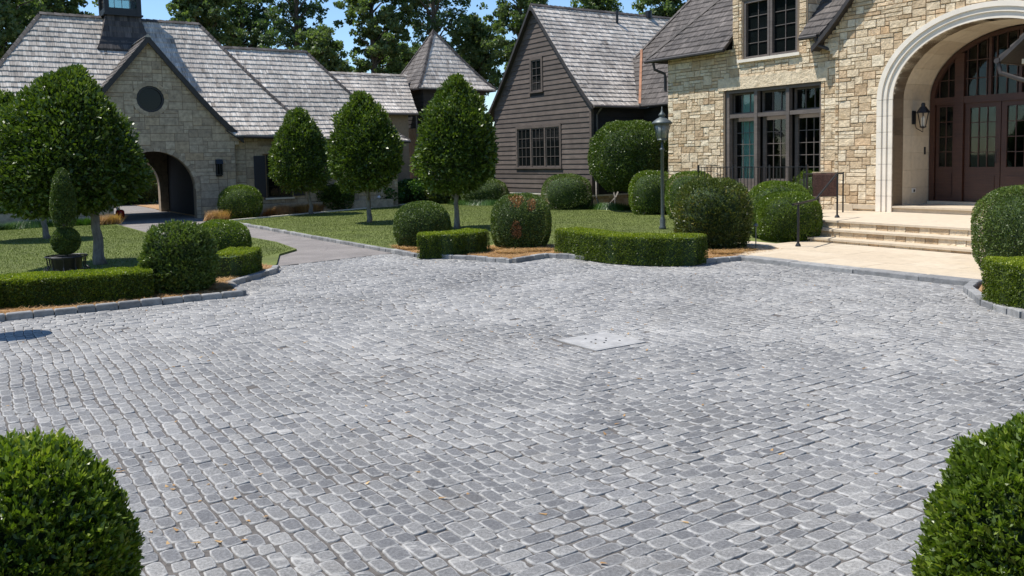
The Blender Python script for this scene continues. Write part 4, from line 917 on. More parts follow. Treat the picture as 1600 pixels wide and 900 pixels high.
# reveal (barrel lining) from the front plane back to the door wall
WD = 22.55; mb = MB(); prof_pts = [(EC+HWi, .66)]+[(EC+HWi, .66+(ZS-.66)*k/6) for k in range(1, 7)]+ai[1:-1]+[(EC-HWi, ZS)]+[(EC-HWi, ZS-(ZS-.66)*k/6) for k in range(1, 7)]
grp = [0]; 
for i in range(len(prof_pts)-1):
    (a, za), (b_, zb) = prof_pts[i], prof_pts[i+1]
    na = np.array([a-EC, max(0, za-ZS)]); nb = np.array([b_-EC, max(0, zb-ZS)]); na = na/np.linalg.norm(na)*.12; nb = nb/np.linalg.norm(nb)*.12
    for w0, w1 in ((WG-.02, WG+.85), (WG+.856, WD)):
        g2 = .004 if (i < 7 or i > len(prof_pts)-8 or i % 3 == 0) else 0
        q = np.array([b_-a, zb-za]); q = q/np.linalg.norm(q)*g2
        mb.hexa([P(a+q[0], w0, za+q[1]), P(b_, w0, zb), P(b_, w1, zb), P(a+q[0], w1, za+q[1]), P(a+na[0], w0, za+na[1]), P(b_+nb[0], w0, zb+nb[1]), P(b_+nb[0], w1, zb+nb[1]), P(a+na[0], w1, za+na[1])], random.random() if i < 7 or i > len(prof_pts)-8 else (i//3*.37) % 1)
build(mb, 'arch_reveal', M['limereveal'], mh)
mb = MB(); mb.box(EC-2.6, EC+2.6, WG+.02, 23.2, .45, .66, .7); mb.box(EC-HWi-.0, EC+HWi, WG-.03, WG+.4, .62, .668, .6); mb.box(EC-HWi+.1, EC+HWi-.1, WD-.25, WD+.2, .66, .74, .7); build(mb, 'porch_floor', M['patio'], mh)
# door wall inside the arch
mb = MB(); DW = HWi-.10; dz0 = .74; TR = 3.32
inner = [(EC+HWi-.03, ZS)]+arch_pts(EC, HWi-.03, ZS, RSi-.03, 30)[1:-1]+[(EC-HWi+.03, ZS)]
for a, b_ in zip(inner[:-1], inner[1:]):
    sc = lambda p, k: (EC+(p[0]-EC)*k, ZS+(p[1]-ZS)*k if p[1] > ZS else p[1])
    a2, b2 = sc(a, .945), sc(b_, .945)
    mb.hexa([P(a[0], WD-.06, a[1]), P(b_[0], WD-.06, b_[1]), P(b_[0], WD+.1, b_[1]), P(a[0], WD+.1, a[1]), P(a2[0], WD-.06, a2[1]), P(b2[0], WD-.06, b2[1]), P(b2[0], WD+.1, b2[1]), P(a2[0], WD+.1, a2[1])])
for sg in (-1, 1):
    mb.box(min(EC+sg*(HWi-.17), EC+sg*(HWi-.03)), max(EC+sg*(HWi-.17), EC+sg*(HWi-.03)), WD-.06, WD+.1, dz0, ZS)
    x = EC+sg*1.52; mb.box(x-.12, x+.12, WD-.09, WD+.1, dz0, 4.62)
mb.box(EC-HWi+.17, EC+HWi-.17, WD-.075, WD+.1, TR, TR+.18)
for x in (EC-.75, EC, EC+.75): mb.box(x-.035, x+.035, WD-.05, WD+.08, TR+.18, ZS+RSi-.1 if x == EC else 4.95)
ef = build(mb, 'entry_frame', M['doorwood'], mh)
mb = MB()
for x in np.arange(EC-2.1, EC+2.2, .25):
    if abs(x-EC) > HWi-.2: continue
    zt = ZS+(RSi-.08)*math.sqrt(max(0, 1-((x-EC)/(HWi-.08))**2)); mb.box(x-.012, x+.012, WD-.01, WD+.02, TR+.18, zt)
for z in (3.95, 4.42): hw = (HWi-.1)*math.sqrt(max(0, 1-((z-ZS)/(RSi-.05))**2)); mb.box(EC-hw, EC+hw, WD-.008, WD+.018, z-.012, z+.012)
build(mb, 'fanlight_muntin', M['doorwood'], ef)
mb = MB(); mb.prism([P(a, WD+.03, z) for a, z in ([(EC+HWi-.1, dz0+.1)]+[(EC+(p[0]-EC)*.97, p[1]-.03) for p in inner]+[(EC-HWi+.1, dz0+.1)])], W*.006); build(mb, 'pane', M['glass'], ef)
def leaf(nm, a, b_, z0, z1, panel, cols, rows, fr=.12):
    pd = plW(WD); d = window(mh, pd, a, b_, z0+panel, z1, cols, rows, fr, .022, .01, 'doorwood', 'glass', nm, back=.04)
    mb = MB(); mb.box(a, b_, WD-.01, WD+.05, z0, z0+panel); mb.box(a+fr, b_-fr, WD-.025, WD-.009, z0+.14, z0+panel-.1); build(mb, 'lower_panel', M['doorwood'], d); return d
leaf('sidelight', EC-2.17, EC-1.65, dz0, TR, .85, 2, 4, .07); leaf('sidelight', EC+1.65, EC+2.17, dz0, TR, .85, 2, 4, .07)
for a, b_ in ((EC-1.39, EC-.47), (EC-.45, EC+.45), (EC+.47, EC+1.39)):
    d = leaf('entry_door', a, b_, dz0, TR, .78, 3, 4, .13)
    if a < EC-1: mb = MB(); mb.tube([P(b_-.06, WD-.06, 1.75), P(b_-.06, WD-.1, 1.78), P(b_-.06, WD-.1, 2.05), P(b_-.06, WD-.05, 2.08)], .012, 6); build(mb, 'handle', M['iron'], d)
mb = MB(); mb.box(EC-2.6, EC+2.6, 25.5, 25.6, .5, 5.6); mb.box(EC-2.7, EC-2.6, WD+.12, 25.6, .5, 5.6); mb.box(EC+2.6, EC+2.7, WD+.12, 25.6, .5, 5.6); mb.box(EC-2.7, EC+2.7, WD+.12, 25.6, 5.5, 5.6); mb.box(EC-2.7, EC+2.7, 23.21, 25.6, .5, .66); build(mb, 'hall', M['room'], mh)
mb = MB(); mb.box(EL-.0, EL+.6, WG-.06, WG+.2, .505, .66, .5); mb.box(EL+.0, EC-HWo-.03, WG-.05, WG+.1, .56, .68, .8); build(mb, 'plinth', M['patio'], mh)
# main roofs
prM = profile(5.42, 5.2, 11.1); prK = profile(4.2, 5.0, 11.2)
mb = MB(); dk = MB(); MU = -22.62; MWF = 20.66
roof_face(mb, P(MU, MWF), U, W, [(0, 0), (dormer[0]-MU-.0, 0), (dormer[0]-MU, 5.2), (5.2, 5.2)], prM, seed=600, deck=dk, sw=(.1, .2))
roof_face(mb, P(MU, MWF), U, W, [(dormer[1]-MU+.0, 0), (-15.5-MU, 0), (-13.4-MU, 5.2), (dormer[1]-MU, 5.2)], prM, seed=601, deck=dk, sw=(.1, .2))
roof_face(mb, P(MU, MWF), W, U, [(0, 0), (10, 0), (5.2, 5.2)], prM, seed=602, deck=dk, sw=(.2, .4))
roof_face(mb, P(-30.5, 24.2), U, W, [(0, 0), (9.6, 0), (9.6, 5), (5, 5)], prK, seed=603, deck=dk, sw=(.1, .2))
roof_face(mb, P(MU+5, MWF+5.2*2), U, -W, [(0, 0), (12, 0), (12, 5.2), (0, 5.2)], prM, seed=609, deck=dk, sw=(.4, .8))
for sg, sd_ in ((1, 604), (-1, 605)): roof_face(mb, P(EC+sg*GD, WG-.22), W, -U*sg, [(0, 0), (4, 0), (8, GD), (0, GD)], gpr, seed=sd_, deck=dk, sw=(.1, .2))
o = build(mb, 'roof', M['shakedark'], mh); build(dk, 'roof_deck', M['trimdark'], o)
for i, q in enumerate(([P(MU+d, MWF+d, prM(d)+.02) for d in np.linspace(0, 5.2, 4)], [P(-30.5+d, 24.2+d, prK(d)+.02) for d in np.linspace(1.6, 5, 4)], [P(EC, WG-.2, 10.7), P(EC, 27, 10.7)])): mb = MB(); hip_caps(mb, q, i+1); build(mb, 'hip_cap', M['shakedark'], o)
mb = MB(); ss = np.linspace(EC-GD, EC+GD, 50)
for a, b_ in zip(ss[:-1], ss[1:]):
    mb.hexa([P(a, WG-.25, ez(a)-.14), P(b_, WG-.25, ez(b_)-.14), P(b_, WG-.17, ez(b_)-.14), P(a, WG-.17, ez(a)-.14), P(a, WG-.25, ez(a)+.01), P(b_, WG-.25, ez(b_)+.01), P(b_, WG-.17, ez(b_)+.01), P(a, WG-.17, ez(a)+.01)])
build(mb, 'bargeboard', M['trimdark'], mh)
for nm, pts, r_ in (('gutter', [P(MU, MWF-.04, 5.34), P(dormer[0]-.02, MWF-.04, 5.34)], .06), ('gutter', [P(dormer[1]+.02, MWF-.04, 5.34), P(EL-.45, MWF-.04, 5.34)], .06), ('downspout', [P(ML-.35, MWF, 5.3), P(ML-.33, MWF+.05, 5.05), P(ML-.1, MWF+.3, 4.9), P(ML-.08, WM-.05, 4.75), P(ML-.08, WM-.05, 4.3)], .05), ('downspout', [P(EL-.5, MWF-.04, 5.3), P(EL-.5, MWF, 5.1), P(EL-.2, MWF+.2, 4.95)], .05), ('gutter', [P(-26.7, 24.15, 4.14), P(-21.9, 24.15, 4.14)], .055)): mb = MB(); mb.tube(pts, r_, 8); build(mb, nm, M['trimdark'], mh)
mb = MB(); mb.box(-27.3, -21.9, 24.75, 25, 0, 4.1, .5); build(mb, 'link_wall', M['darktimber'], mh)
mb = MB(); pts = []
for d in np.linspace(-.02, 1.75, 9):
    zz = max(prK(d), prR(d)); pts.append(P(EUR-d*prK(1)/prK(1), 24.2+d*.97, zz+.075))
for a, b_ in zip(pts[:-1], pts[1:]):
    e = (U+W)/math.sqrt(2)*.05; mb.hexa([a-e, a+e, b_+e, b_-e, a-e+up3*.02, a+e+up3*.02, b_+e+up3*.02, b_-e+up3*.02])
build(mb, 'copper_valley', M['copper'], mh)
# projecting gable at the right edge
mb = MB(); ashlar(mb, -9.12, -3, .4, 8, lambda s, z: z < 3.95+(s+9.3)*1.1, plW(19.2), (.118, .092), 55, (.008, .03), rough=.009)
mb.prism([P(-9.14, 19.2, 0), P(-3, 19.2, 0), P(-3, 19.2, 9), P(-9.14, 19.2, 4.0)], W*1.8, .4)
for k in range(3): mb.box(-9.2-.08*k, -9.06, 19.13, 19.5, 3.66+.11*k, 3.765+.11*k, .6)
build(mb, 'right_bay', M['stone'], mh)
mb = MB(); dk = MB(); prW = profile(4.05, 6, 9.8, .85, .9)
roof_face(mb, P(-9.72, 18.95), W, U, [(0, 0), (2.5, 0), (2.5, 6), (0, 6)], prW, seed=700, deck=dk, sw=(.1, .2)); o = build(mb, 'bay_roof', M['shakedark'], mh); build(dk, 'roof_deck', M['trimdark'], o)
mb = MB(); mb.tube([P(-9.78, 18.93, 3.98), P(-9.78, 20.8, 3.98)], .06, 8); mb.tube([P(-9.78, 19.0, 3.95), P(-9.72, 19.0, 3.72), P(-9.42, 19.1, 3.58), P(-9.2, 19.15, 3.5)], .05, 8); build(mb, 'bay_gutter', M['trimdark'], mh)
mb = MB(); mb.box(-6.93, -6.6, 20.9, 24, 0, 6); build(mb, 'right_return', M['stone'], mh)

# ------------------------------------------------------------------ lamps, rails, small things
# lamp post
g0 = G(1035.5, 361); lp = thing('lamp_post', 'tall grey-green lamp post with glazed conical lantern on the lawn', 'lamp post', (g0[0], g0[1], .05))
zt = zat(g0, 181, 1035.5); x, y = g0[:2]
zc = lambda py: zat(g0, py, 1035.5)
mb = MB(); mb.lathe((x, y, 0), [(.10, .03), (.10, .12), (.075, .16), (.085, .30), (.06, .36), (.05, .45), (.046, zc(236)), (.07, zc(234.5)), (.07, zc(232.5)), (.035, zc(231)), (.03, zc(219))], 14); build(mb, 'post', M['postmetal'], lp, True)
zb, ztop = zc(218), zc(192.5)
mb = MB()
for k in range(4):
    a = math.pi/4+k*math.pi/2+.5; mb.tube([(x+.11*math.cos(a)*1.1, y+.11*math.sin(a)*1.1, zb), (x+.235*math.cos(a), y+.235*math.sin(a), ztop)], .012, 6)
mb.lathe((x, y, zb), [(.13, -.03), (.14, 0), (.12, .02)], 12); cg = build(mb, 'lantern_cage', M['postmetal'], lp)
mb = MB(); mb.lathe((x, y, zb), [(.11, 0), (.215, ztop-zb)], 12); build(mb, 'lantern_glass', M['lampglass'], lp, True)
mb = MB(); mb.lathe((x, y, ztop), [(.27, -.03), (.285, 0), (.27, .03), (.15, .12), (.11, .14), (.075, .16), (.075, .19), (.10, .21), (.09, .25), (.035, .31), (.02, .38), (.004, .46)], 18); build(mb, 'lantern_cap', M['postmetal'], lp, True)
# wall lanterns
def wall_lantern(label, pu_, out, sc, group=None):
    base = np.array(pu_); t = thing('wall_lantern', label, 'wall lantern', base); o = out; s2 = np.cross(out, up3); c = base+o*.26*sc
    mb = MB(); v = []
    for zz in (-.12, .22):
        for a, d in ((-.07, 0), (.07, 0), (.07, .03), (-.07, .03)): v.append(base+s2*a*sc+o*d+up3*zz*sc)
    mb.hexa(v); build(mb, 'back_plate', M['iron'], t)
    mb = MB(); mb.tube([base+o*.03-up3*.05*sc, base+o*.08*sc-up3*.22*sc, c-up3*.32*sc, c-up3*.2*sc], .012, 6); build(mb, 'bracket', M['iron'], t)
    mb = MB()
    for k in range(6): a = k*math.pi/3; mb.tube([c+np.array([.07*math.cos(a), .07*math.sin(a), -.18])*sc, c+np.array([.14*math.cos(a), .14*math.sin(a), .16])*sc], .009, 5)
    mb.lathe(c-up3*.20*sc, [(.02*sc, -.03), (.08*sc, 0), (.08*sc, .02)], 6); mb.lathe(c+up3*.16*sc, [(.17*sc, 0), (.15*sc, .03), (.07*sc, .15*sc), (.05*sc, .16*sc), (.05*sc, .22*sc), (.03*sc, .25*sc)], 6); build(mb, 'cage', M['iron'], t)
    mb = MB(); mb.lathe(c-up3*.17*sc, [(.035*sc, 0), (.045*sc, .2*sc), (.02*sc, .25*sc)], 8); build(mb, 'mantle', M['mantle'], t); return t
wall_lantern('black lantern on a curled bracket inside the limestone entrance arch', P(EC-HWi+.01, 21.75, 2.93), U, 1.05)
wl2 = thing('wall_lantern', 'small black box lantern on the gatehouse gable beside the passage', 'wall lantern', P(UF+.01, 9.3, 1.95))
mb = MB(); mb.box(UF+.01, UF+.03, 9.18, 9.42, 1.62, 2.25); mb.box(UF+.03, UF+.2, 9.2, 9.4, 1.68, 1.72); mb.prism([P(UF+.02, 9.17, 2.12), P(UF+.24, 9.17, 2.12), P(UF+.12, 9.17, 2.3), P(UF+.02, 9.17, 2.3)], W*.26)
for a in (9.2, 9.4): mb.box(UF+.18, UF+.2, a-.01, a+.01, 1.7, 2.12)
mb.box(UF+.18, UF+.2, 9.29, 9.31, 1.7, 2.12); build(mb, 'housing', M['iron'], wl2); mb = MB(); mb.box(UF+.04, UF+.175, 9.215, 9.385, 1.72, 2.11); build(mb, 'pane', M['dglass'], wl2)
mb = MB(); mb.box(EC-HWi, EC-HWi+.02, 22.28, 22.34, 2.0, 2.2); tag(build(mb, 'door_bell', M['iron']), 'small dark door bell on the arch reveal by the door', 'door bell')
t = thing('wall_outlet', 'small white outlet cover low on the arch reveal', 'outlet', P(EC-HWi, 21.82, 1.05))
mb = MB(); mb.box(EC-HWi, EC-HWi+.02, 21.74, 21.90, .98, 1.10); build(mb, 'cover', M['outlet'], t); mb = MB(); mb.box(EC-HWi+.02, EC-HWi+.03, 21.79, 21.85, 1.0, 1.07); build(mb, 'socket', M['iron'], t)
# balcony railing in front of the french doors
rl = thing('iron_railing', 'black iron railing with thin balusters before the french doors', 'railing', P(-17.6, 20.3, .5))
mb = MB(); rw = 20.25
mb.box(-19.75, -15.6, rw-.018, rw+.018, 1.70, 1.725); mb.box(-19.75, -15.6, rw-.012, rw+.012, .62, .64); build(mb, 'rail', M['iron'], rl)
for a in (-19.75, -18.3, -16.9, -15.6): mb = MB(); mb.box(a-.025, a+.025, rw-.025, rw+.025, .5, 1.78); build(mb, 'post', M['iron'], rl)
mb = MB(); a = -19.62
while a < -15.65: mb.box(a-.007, a+.007, rw-.007, rw+.007, .64, 1.70); a += .135
build(mb, 'baluster', M['iron'], rl)
# stair handrail and the terrace rail with a rug over it
a0 = G(1308, 340, .51); b0 = G(1247, 385, .075); a1 = zat(a0, 270, 1308); b1 = zat(b0, 318, 1247)
hr = thing('stair_handrail', 'black iron stair handrail sloping down over the clipped shrub', 'handrail', a0)
mb = MB(); mb.tube([a0, (a0[0], a0[1], a1)], .022, 8); mb.lathe(a0, [(.06, 0), (.06, .02), (.03, .07)], 10); build(mb, 'post', M['iron'], hr)
mb = MB(); mb.tube([b0, (b0[0], b0[1], b1)], .026, 8); mb.lathe(b0, [(.06, 0), (.06, .02), (.035, .07)], 10); build(mb, 'post', M['iron'], hr)
A = np.array([a0[0], a0[1], a1]); B = np.array([b0[0], b0[1], b1]); Mi = B+(A-B)*.42; Mi[2] = b1+.03; Q = B-(A-B)*.12; Q[2] = b1
mb = MB(); mb.tube([A, Mi+(A-Mi)*.08, Mi, B, Q, Q-up3*.03], .024, 8); build(mb, 'rail', M['iron'], hr)
c0 = P(-14.9, 19.0, .505)
pA = G(1256, 333, .5); zA = zat(pA, 275, 1256); pB_ = G(1317, 332, .5); zB = zat(pB_, 271, 1317); zA = zB
tr = thing('terrace_rail', 'short black iron terrace rail carrying the brown rug', 'railing', pA)
mb = MB()
for q in (pA, pB_): mb.tube([q, (q[0], q[1], zA+.04)], .02, 8)
build(mb, 'posts', M['iron'], tr); mb = MB(); mb.tube([(pA[0], pA[1], zA), (pB_[0], pB_[1], zA)], .018, 8); build(mb, 'rail', M['iron'], tr)
q0 = np.array([pA[0], pA[1], zA]); q1 = np.array([pB_[0], pB_[1], zA]); ax = (q1-q0); Lr = np.linalg.norm(ax); ax /= Lr; nb = np.array([ax[1], -ax[0], 0.]);
if nb.dot(-q0[:3]*[1, 1, 0]) < 0: nb = -nb
f0, f1 = .22, .82; s0_, s1_ = Lr*f0, Lr*f1; hl = .62
mb = MB(); n = 8
path = [(.035, -hl), (.045, -hl*.5), (.035, -.03), (.02, .022), (-.02, .026), (-.045, -.02), (-.05, -.18), (-.045, -.34)]
mbk = MB()
for i in range(n):
    x0, x1 = s0_+(s1_-s0_)*i/n, s0_+(s1_-s0_)*(i+1)/n
    for (o1_, z1_), (o2_, z2_) in zip(path[:-1], path[1:]):
        w1_, w2_ = .006*math.sin(i*1.3), .006*math.sin((i+1)*1.3)
        v = [q0+ax*x0+nb*(o1_+w1_)+up3*z1_, q0+ax*x1+nb*(o1_+w2_)+up3*z1_, q0+ax*x1+nb*(o2_+w2_)+up3*z2_, q0+ax*x0+nb*(o2_+w1_)+up3*z2_]
        mb.add(v+[p-nb*.008 for p in v], [(0, 1, 2, 3), (7, 6, 5, 4), (0, 4, 5, 1), (1, 5, 6, 2), (2, 6, 7, 3), (3, 7, 4, 0)])
rg = thing('rug', 'brown door rug hung over the iron terrace rail', 'rug', q0+ax*Lr*.5); build(mb, 'pile', M['rug'], rg)
mb = MB(); 
for (zz, hh) in ((-hl-.004, .025), ): mb.hexa([q0+ax*(s0_-.005)+nb*.03+up3*zz, q0+ax*(s1_+.005)+nb*.03+up3*zz, q0+ax*(s1_+.005)+nb*.048+up3*zz, q0+ax*(s0_-.005)+nb*.048+up3*zz, q0+ax*(s0_-.005)+nb*.03+up3*(zz+hh), q0+ax*(s1_+.005)+nb*.03+up3*(zz+hh), q0+ax*(s1_+.005)+nb*.048+up3*(zz+hh), q0+ax*(s0_-.005)+nb*.048+up3*(zz+hh)])
build(mb, 'hem', M['rugback'], rg); mb = MB()
mb.hexa([q0+ax*(s0_-.004)+nb*.024+up3*.02, q0+ax*(s1_+.004)+nb*.024+up3*.02, q0+ax*(s1_+.004)-nb*.024+up3*.024, q0+ax*(s0_-.004)-nb*.024+up3*.024, q0+ax*(s0_-.004)+nb*.02+up3*.045, q0+ax*(s1_+.004)+nb*.02+up3*.045, q0+ax*(s1_+.004)-nb*.02+up3*.05, q0+ax*(s0_-.004)-nb*.02+up3*.05]); build(mb, 'binding', M['rugback'], rg)
# path light stake
g1 = G(1181, 391, .06); pl_ = thing('path_light', 'slim bronze path light stake between the clipped shrubs', 'path light', g1)
h = zat(g1, 349, 1181)
mb = MB(); mb.tube([g1, (g1[0], g1[1], h-.06)], .012, 8); build(mb, 'stake', M['postmetal'], pl_); mb = MB(); mb.lathe((g1[0], g1[1], h-.08), [(.015, 0), (.05, .03), (.045, .05), (.008, .09)], 10); build(mb, 'cap', M['postmetal'], pl_)
# red fuel can beyond the passage
g2 = G(188, 341); kk = ppm(g2); t = thing('fuel_can', 'small red fuel can on the gravel beyond the passage', 'can', g2)
mb = MB(); r_ = 6.5/kk; mb.lathe(g2, [(r_*.9, 0), (r_, .03), (r_, r_*1.6), (r_*.75, r_*2.0), (r_*.3, r_*2.1)], 12); build(mb, 'body', M['red'], t, True)
mb = MB(); mb.tube([g2+np.array([-r_*.5, 0, r_*2]), g2+np.array([-r_*.7, 0, r_*2.7])], r_*.25, 8); build(mb, 'spout', M['outlet'], t)

# ------------------------------------------------------------------ clipped shrubs and hedges
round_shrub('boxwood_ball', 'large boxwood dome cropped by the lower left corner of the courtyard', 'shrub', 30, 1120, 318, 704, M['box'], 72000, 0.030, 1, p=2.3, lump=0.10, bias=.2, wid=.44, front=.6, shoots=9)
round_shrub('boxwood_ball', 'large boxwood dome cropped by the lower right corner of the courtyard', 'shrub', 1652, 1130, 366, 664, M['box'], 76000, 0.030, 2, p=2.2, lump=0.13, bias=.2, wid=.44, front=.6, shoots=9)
round_shrub('boxwood_ball', 'round boxwood ball beside the right pier of the passage arch', 'shrub', 376, 344, 68, 289, M['box'], 15000, 0.045, 3, p=2.4)
round_shrub('yew_block', 'dark upright clipped yew standing in the left hedge', 'shrub', 281, 466, 100, 350, M['yew'], 26000, 0.05, 4, p=2.9, lump=.13, bias=.2, front=.9, shoots=8)
round_shrub('boxwood_ball', 'low dome of box behind the dark clipped yew', 'shrub', 343, 412, 98, 345, M['box'], 18000, 0.04, 5, p=2.3)
round_shrub('boxwood_ball', 'broad boxwood dome left of the short hedge', 'shrub', 660, 392, 92, 315, M['yew'], 24000, 0.04, 6, p=2.4, lump=.03)
def patchf(pos, nrm):
    v = pos/np.linalg.norm(pos, axis=1)[:, None]; to = -np.array([G(815, 391)[0], G(815, 391)[1], 0]); to /= np.linalg.norm(to); sdv = np.array([-to[1], to[0], 0])
    f = fbm(pos, 4.0, 77); a = v@sdv; z = v[:, 2]; fr = (v@to) > .05
    s1 = np.exp(-((a+.12)**2/.06+(z-.75)**2/.04)); s2 = np.exp(-((a+.15)**2/.03+(z+.12)**2/.09)); s3 = np.exp(-((a-.3)**2/.02+(z-.6)**2/.03))
    return np.clip((np.maximum(np.maximum(s1, s2), s3)*(1.05+.6*f)-.33)*3, 0, .93)*fr
round_shrub('boxwood_ball', 'round boxwood ball with scorched orange brown patches', 'shrub', 814, 394, 96, 302, M['yew'], 26000, 0.04, 7, p=2.7, lump=.03, patch=patchf)
round_shrub('boxwood_ball', 'olive tinged flat topped boxwood at the right end of the long hedge', 'shrub', 1113, 396, 113, 281, M['olive'], 28000, 0.05, 8, p=3.1, lump=.05, shoots=6)
round_shrub('boxwood_ball', 'clipped shrub under the corner of the clapboard gable', 'shrub', 886, 330, 80, 272, M['yew'], 13000, 0.05, 9, p=2.6)
round_shrub('boxwood_ball', 'left dome of the pair behind the lamp post', 'shrub', 1021, 338, 76, 266, M['box'], 14000, 0.05, 10, p=2.8)
round_shrub('boxwood_ball', 'right dome of the pair behind the lamp post', 'shrub', 1079, 346, 80, 267, M['box'], 14000, 0.05, 11, p=2.8)
round_shrub('boxwood_ball', 'taller dome behind the shrub at the foot of the stair handrail', 'shrub', 1217, 378, 98, 283, M['box'], 20000, 0.045, 12, p=2.7)
round_shrub('boxwood_ball', 'bright clipped dome at the foot of the stair handrail', 'shrub', 1232, 383, 98, 299, M['box'], 24000, 0.04, 13, p=2.7, front=.95)
round_shrub('boxwood_ball', 'square topped shrub behind the hanging rug', 'shrub', 1279, 352, 84, 265, M['box'], 16000, 0.045, 14, p=3.4, front=.9, z0=0.0)
round_shrub('boxwood_ball', 'big dark dome beside the steps at the right edge', 'shrub', 1614, 440, 160, 291, M['yew'], 30000, 0.042, 15, p=2.9, lump=.04, front=.8)
# low hedges
def hedge(label, pix, hpx, thick, mat, n, size, seed, inner=0.55):
    pts = [G(x, y, .06) for x, y in pix]; pts = [p*np.array([1, 1, 0]) for p in pts]
    # offset from base front line to centre line
    cl = []
    for i, p in enumerate(pts):
        t_ = pts[min(i+1, len(pts)-1)]-pts[max(i-1, 0)]; t_ /= np.linalg.norm(t_); nn = np.array([-t_[1], t_[0], 0])
        if nn.dot(p) < 0: nn = -nn
        cl.append(p+nn*thick/2)
    cl = np.array(cl); seg = np.linalg.norm(np.diff(cl, axis=0), axis=1); cum = np.concatenate([[0], np.cumsum(seg)]); L = cum[-1]
    h = hpx; t = thing('hedge', label, 'hedge', (cl[0][0], cl[0][1], 0), 'low clipped box hedges edging the courtyard')
    r = np.random.default_rng(seed); s = r.random(n)*(L+thick*.7)-thick*.35; per = 2*h+thick; q = r.random(n)*per*1.0
    si = np.clip(s, 0, L); cx_ = np.stack([np.interp(si, cum, cl[:, k]) for k in range(3)], 1)
    tg = np.stack([np.gradient(np.interp(np.clip(s+d, 0, L), cum, cl[:, k]) if 0 else np.interp(np.clip(s+.05, 0, L), cum, cl[:, k])-np.interp(np.clip(s-.05, 0, L), cum, cl[:, k])) if 0 else np.interp(np.clip(s+.05, 0, L), cum, cl[:, k])-np.interp(np.clip(s-.05, 0, L), cum, cl[:, k]) for k in range(3) for d in (0,)], 1)
    tg /= np.linalg.norm(tg, axis=1)[:, None]; nn = np.stack([-tg[:, 1], tg[:, 0], np.zeros(n)], 1)
    over = s-si; endk = np.sqrt(np.clip(1-(np.abs(over)/(thick*.4))**2, 0.02, 1))
    x = np.where(q < h, -thick/2, np.where(q < h+thick, q-h-thick/2, thick/2)); z = np.where(q < h, q, np.where(q < h+thick, h, per-q))
    nx = np.where(q < h, -1., np.where(q < h+thick, 0, 1.)); nz = np.where((q >= h) & (q < h+thick), 1., 0.)
    # round the shoulder
    rs = .09; xx = x*endk; e = np.clip((np.abs(x)-(thick/2-rs))/rs, 0, 1)*np.clip((z-(h-rs))/rs, 0, 1); z = z-e*rs*.3; xx = xx-np.sign(x)*e*rs*.3
    pos = cx_+tg*over[:, None]+nn*xx[:, None]; pos[:, 2] = z
    nrm = nn*nx[:, None]+np.array([0, 0, 1.])*nz[:, None]+tg*(over/thick)[:, None]; nrm /= np.linalg.norm(nrm, axis=1)[:, None]
    f = fbm(pos, 3.0, seed); f2 = fbm(pos, 9.0, seed+1); pos = pos+nrm*(f*.018+f2*.012-.05*r.random(n)**2)[:, None]; pos[:, 2] = np.maximum(pos[:, 2], .03)
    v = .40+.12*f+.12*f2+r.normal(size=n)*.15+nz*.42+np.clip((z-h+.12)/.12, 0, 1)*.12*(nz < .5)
    o = leaves('foliage', pos, nrm, size, mat, t, .45, .42, v, seed)
    mb = MB(); k = .84
    for i in range(len(cl)-1):
        def fr(j):
            t_ = cl[min(j+1, len(cl)-1)]-cl[max(j-1, 0)]; t_ /= np.linalg.norm(t_); n_ = np.array([-t_[1], t_[0], 0])*thick/2*k; return cl[j]-n_, cl[j]+n_
        a_, b2 = fr(i); c_, d_ = fr(i+1); mb.hexa([a_, c_, d_, b2, a_+up3*(h-.06), c_+up3*(h-.06), d_+up3*(h-.06), b2+up3*(h-.06)])
    build(mb, 'inner_mass', M['core'], o); return t
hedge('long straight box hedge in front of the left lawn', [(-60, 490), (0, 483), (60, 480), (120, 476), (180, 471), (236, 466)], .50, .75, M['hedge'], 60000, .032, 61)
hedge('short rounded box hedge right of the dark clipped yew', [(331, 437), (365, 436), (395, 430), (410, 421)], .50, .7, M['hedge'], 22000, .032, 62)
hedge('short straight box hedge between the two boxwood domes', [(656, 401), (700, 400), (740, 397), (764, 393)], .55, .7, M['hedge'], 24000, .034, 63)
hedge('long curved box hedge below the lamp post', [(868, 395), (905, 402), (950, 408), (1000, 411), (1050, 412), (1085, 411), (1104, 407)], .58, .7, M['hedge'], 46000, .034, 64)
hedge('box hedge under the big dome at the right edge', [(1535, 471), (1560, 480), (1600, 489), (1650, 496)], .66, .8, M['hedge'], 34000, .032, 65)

# ------------------------------------------------------------------ standard hollies
def trunk_mesh(base, top, r0, r1, seed, limbs=4, spread=.6, mat=None, name='trunk', root=None, flare=1.5):
    r = random.Random(seed); mb = MB(); b0 = np.array(base, float); t0 = np.array(top, float); n = 9; pts = []; rr = []
    for i in range(n):
        q = i/(n-1); pts.append(b0+(t0-b0)*q+np.array([r.uniform(-1, 1), r.uniform(-1, 1), 0])*.03*(0 < i < n-1)); rr.append(r0*(1+(flare-1)*(1-q)**6)+(r1-r0)*q)
    mb.tube(pts, rr, 10); hgt = t0[2]-b0[2]
    for k in range(limbs):
        a = r.uniform(0, 6.28); q = r.uniform(.45, .9); s = b0+(t0-b0)*q; e = s+np.array([math.cos(a), math.sin(a), r.uniform(.6, 1.2)])*spread
        m_ = (s+e)/2+np.array([0, 0, -.05*spread]); mb.tube([s, m_, e], [r0*.5, r0*.35, r0*.2], 7)
    return build(mb, name, mat, root, True)
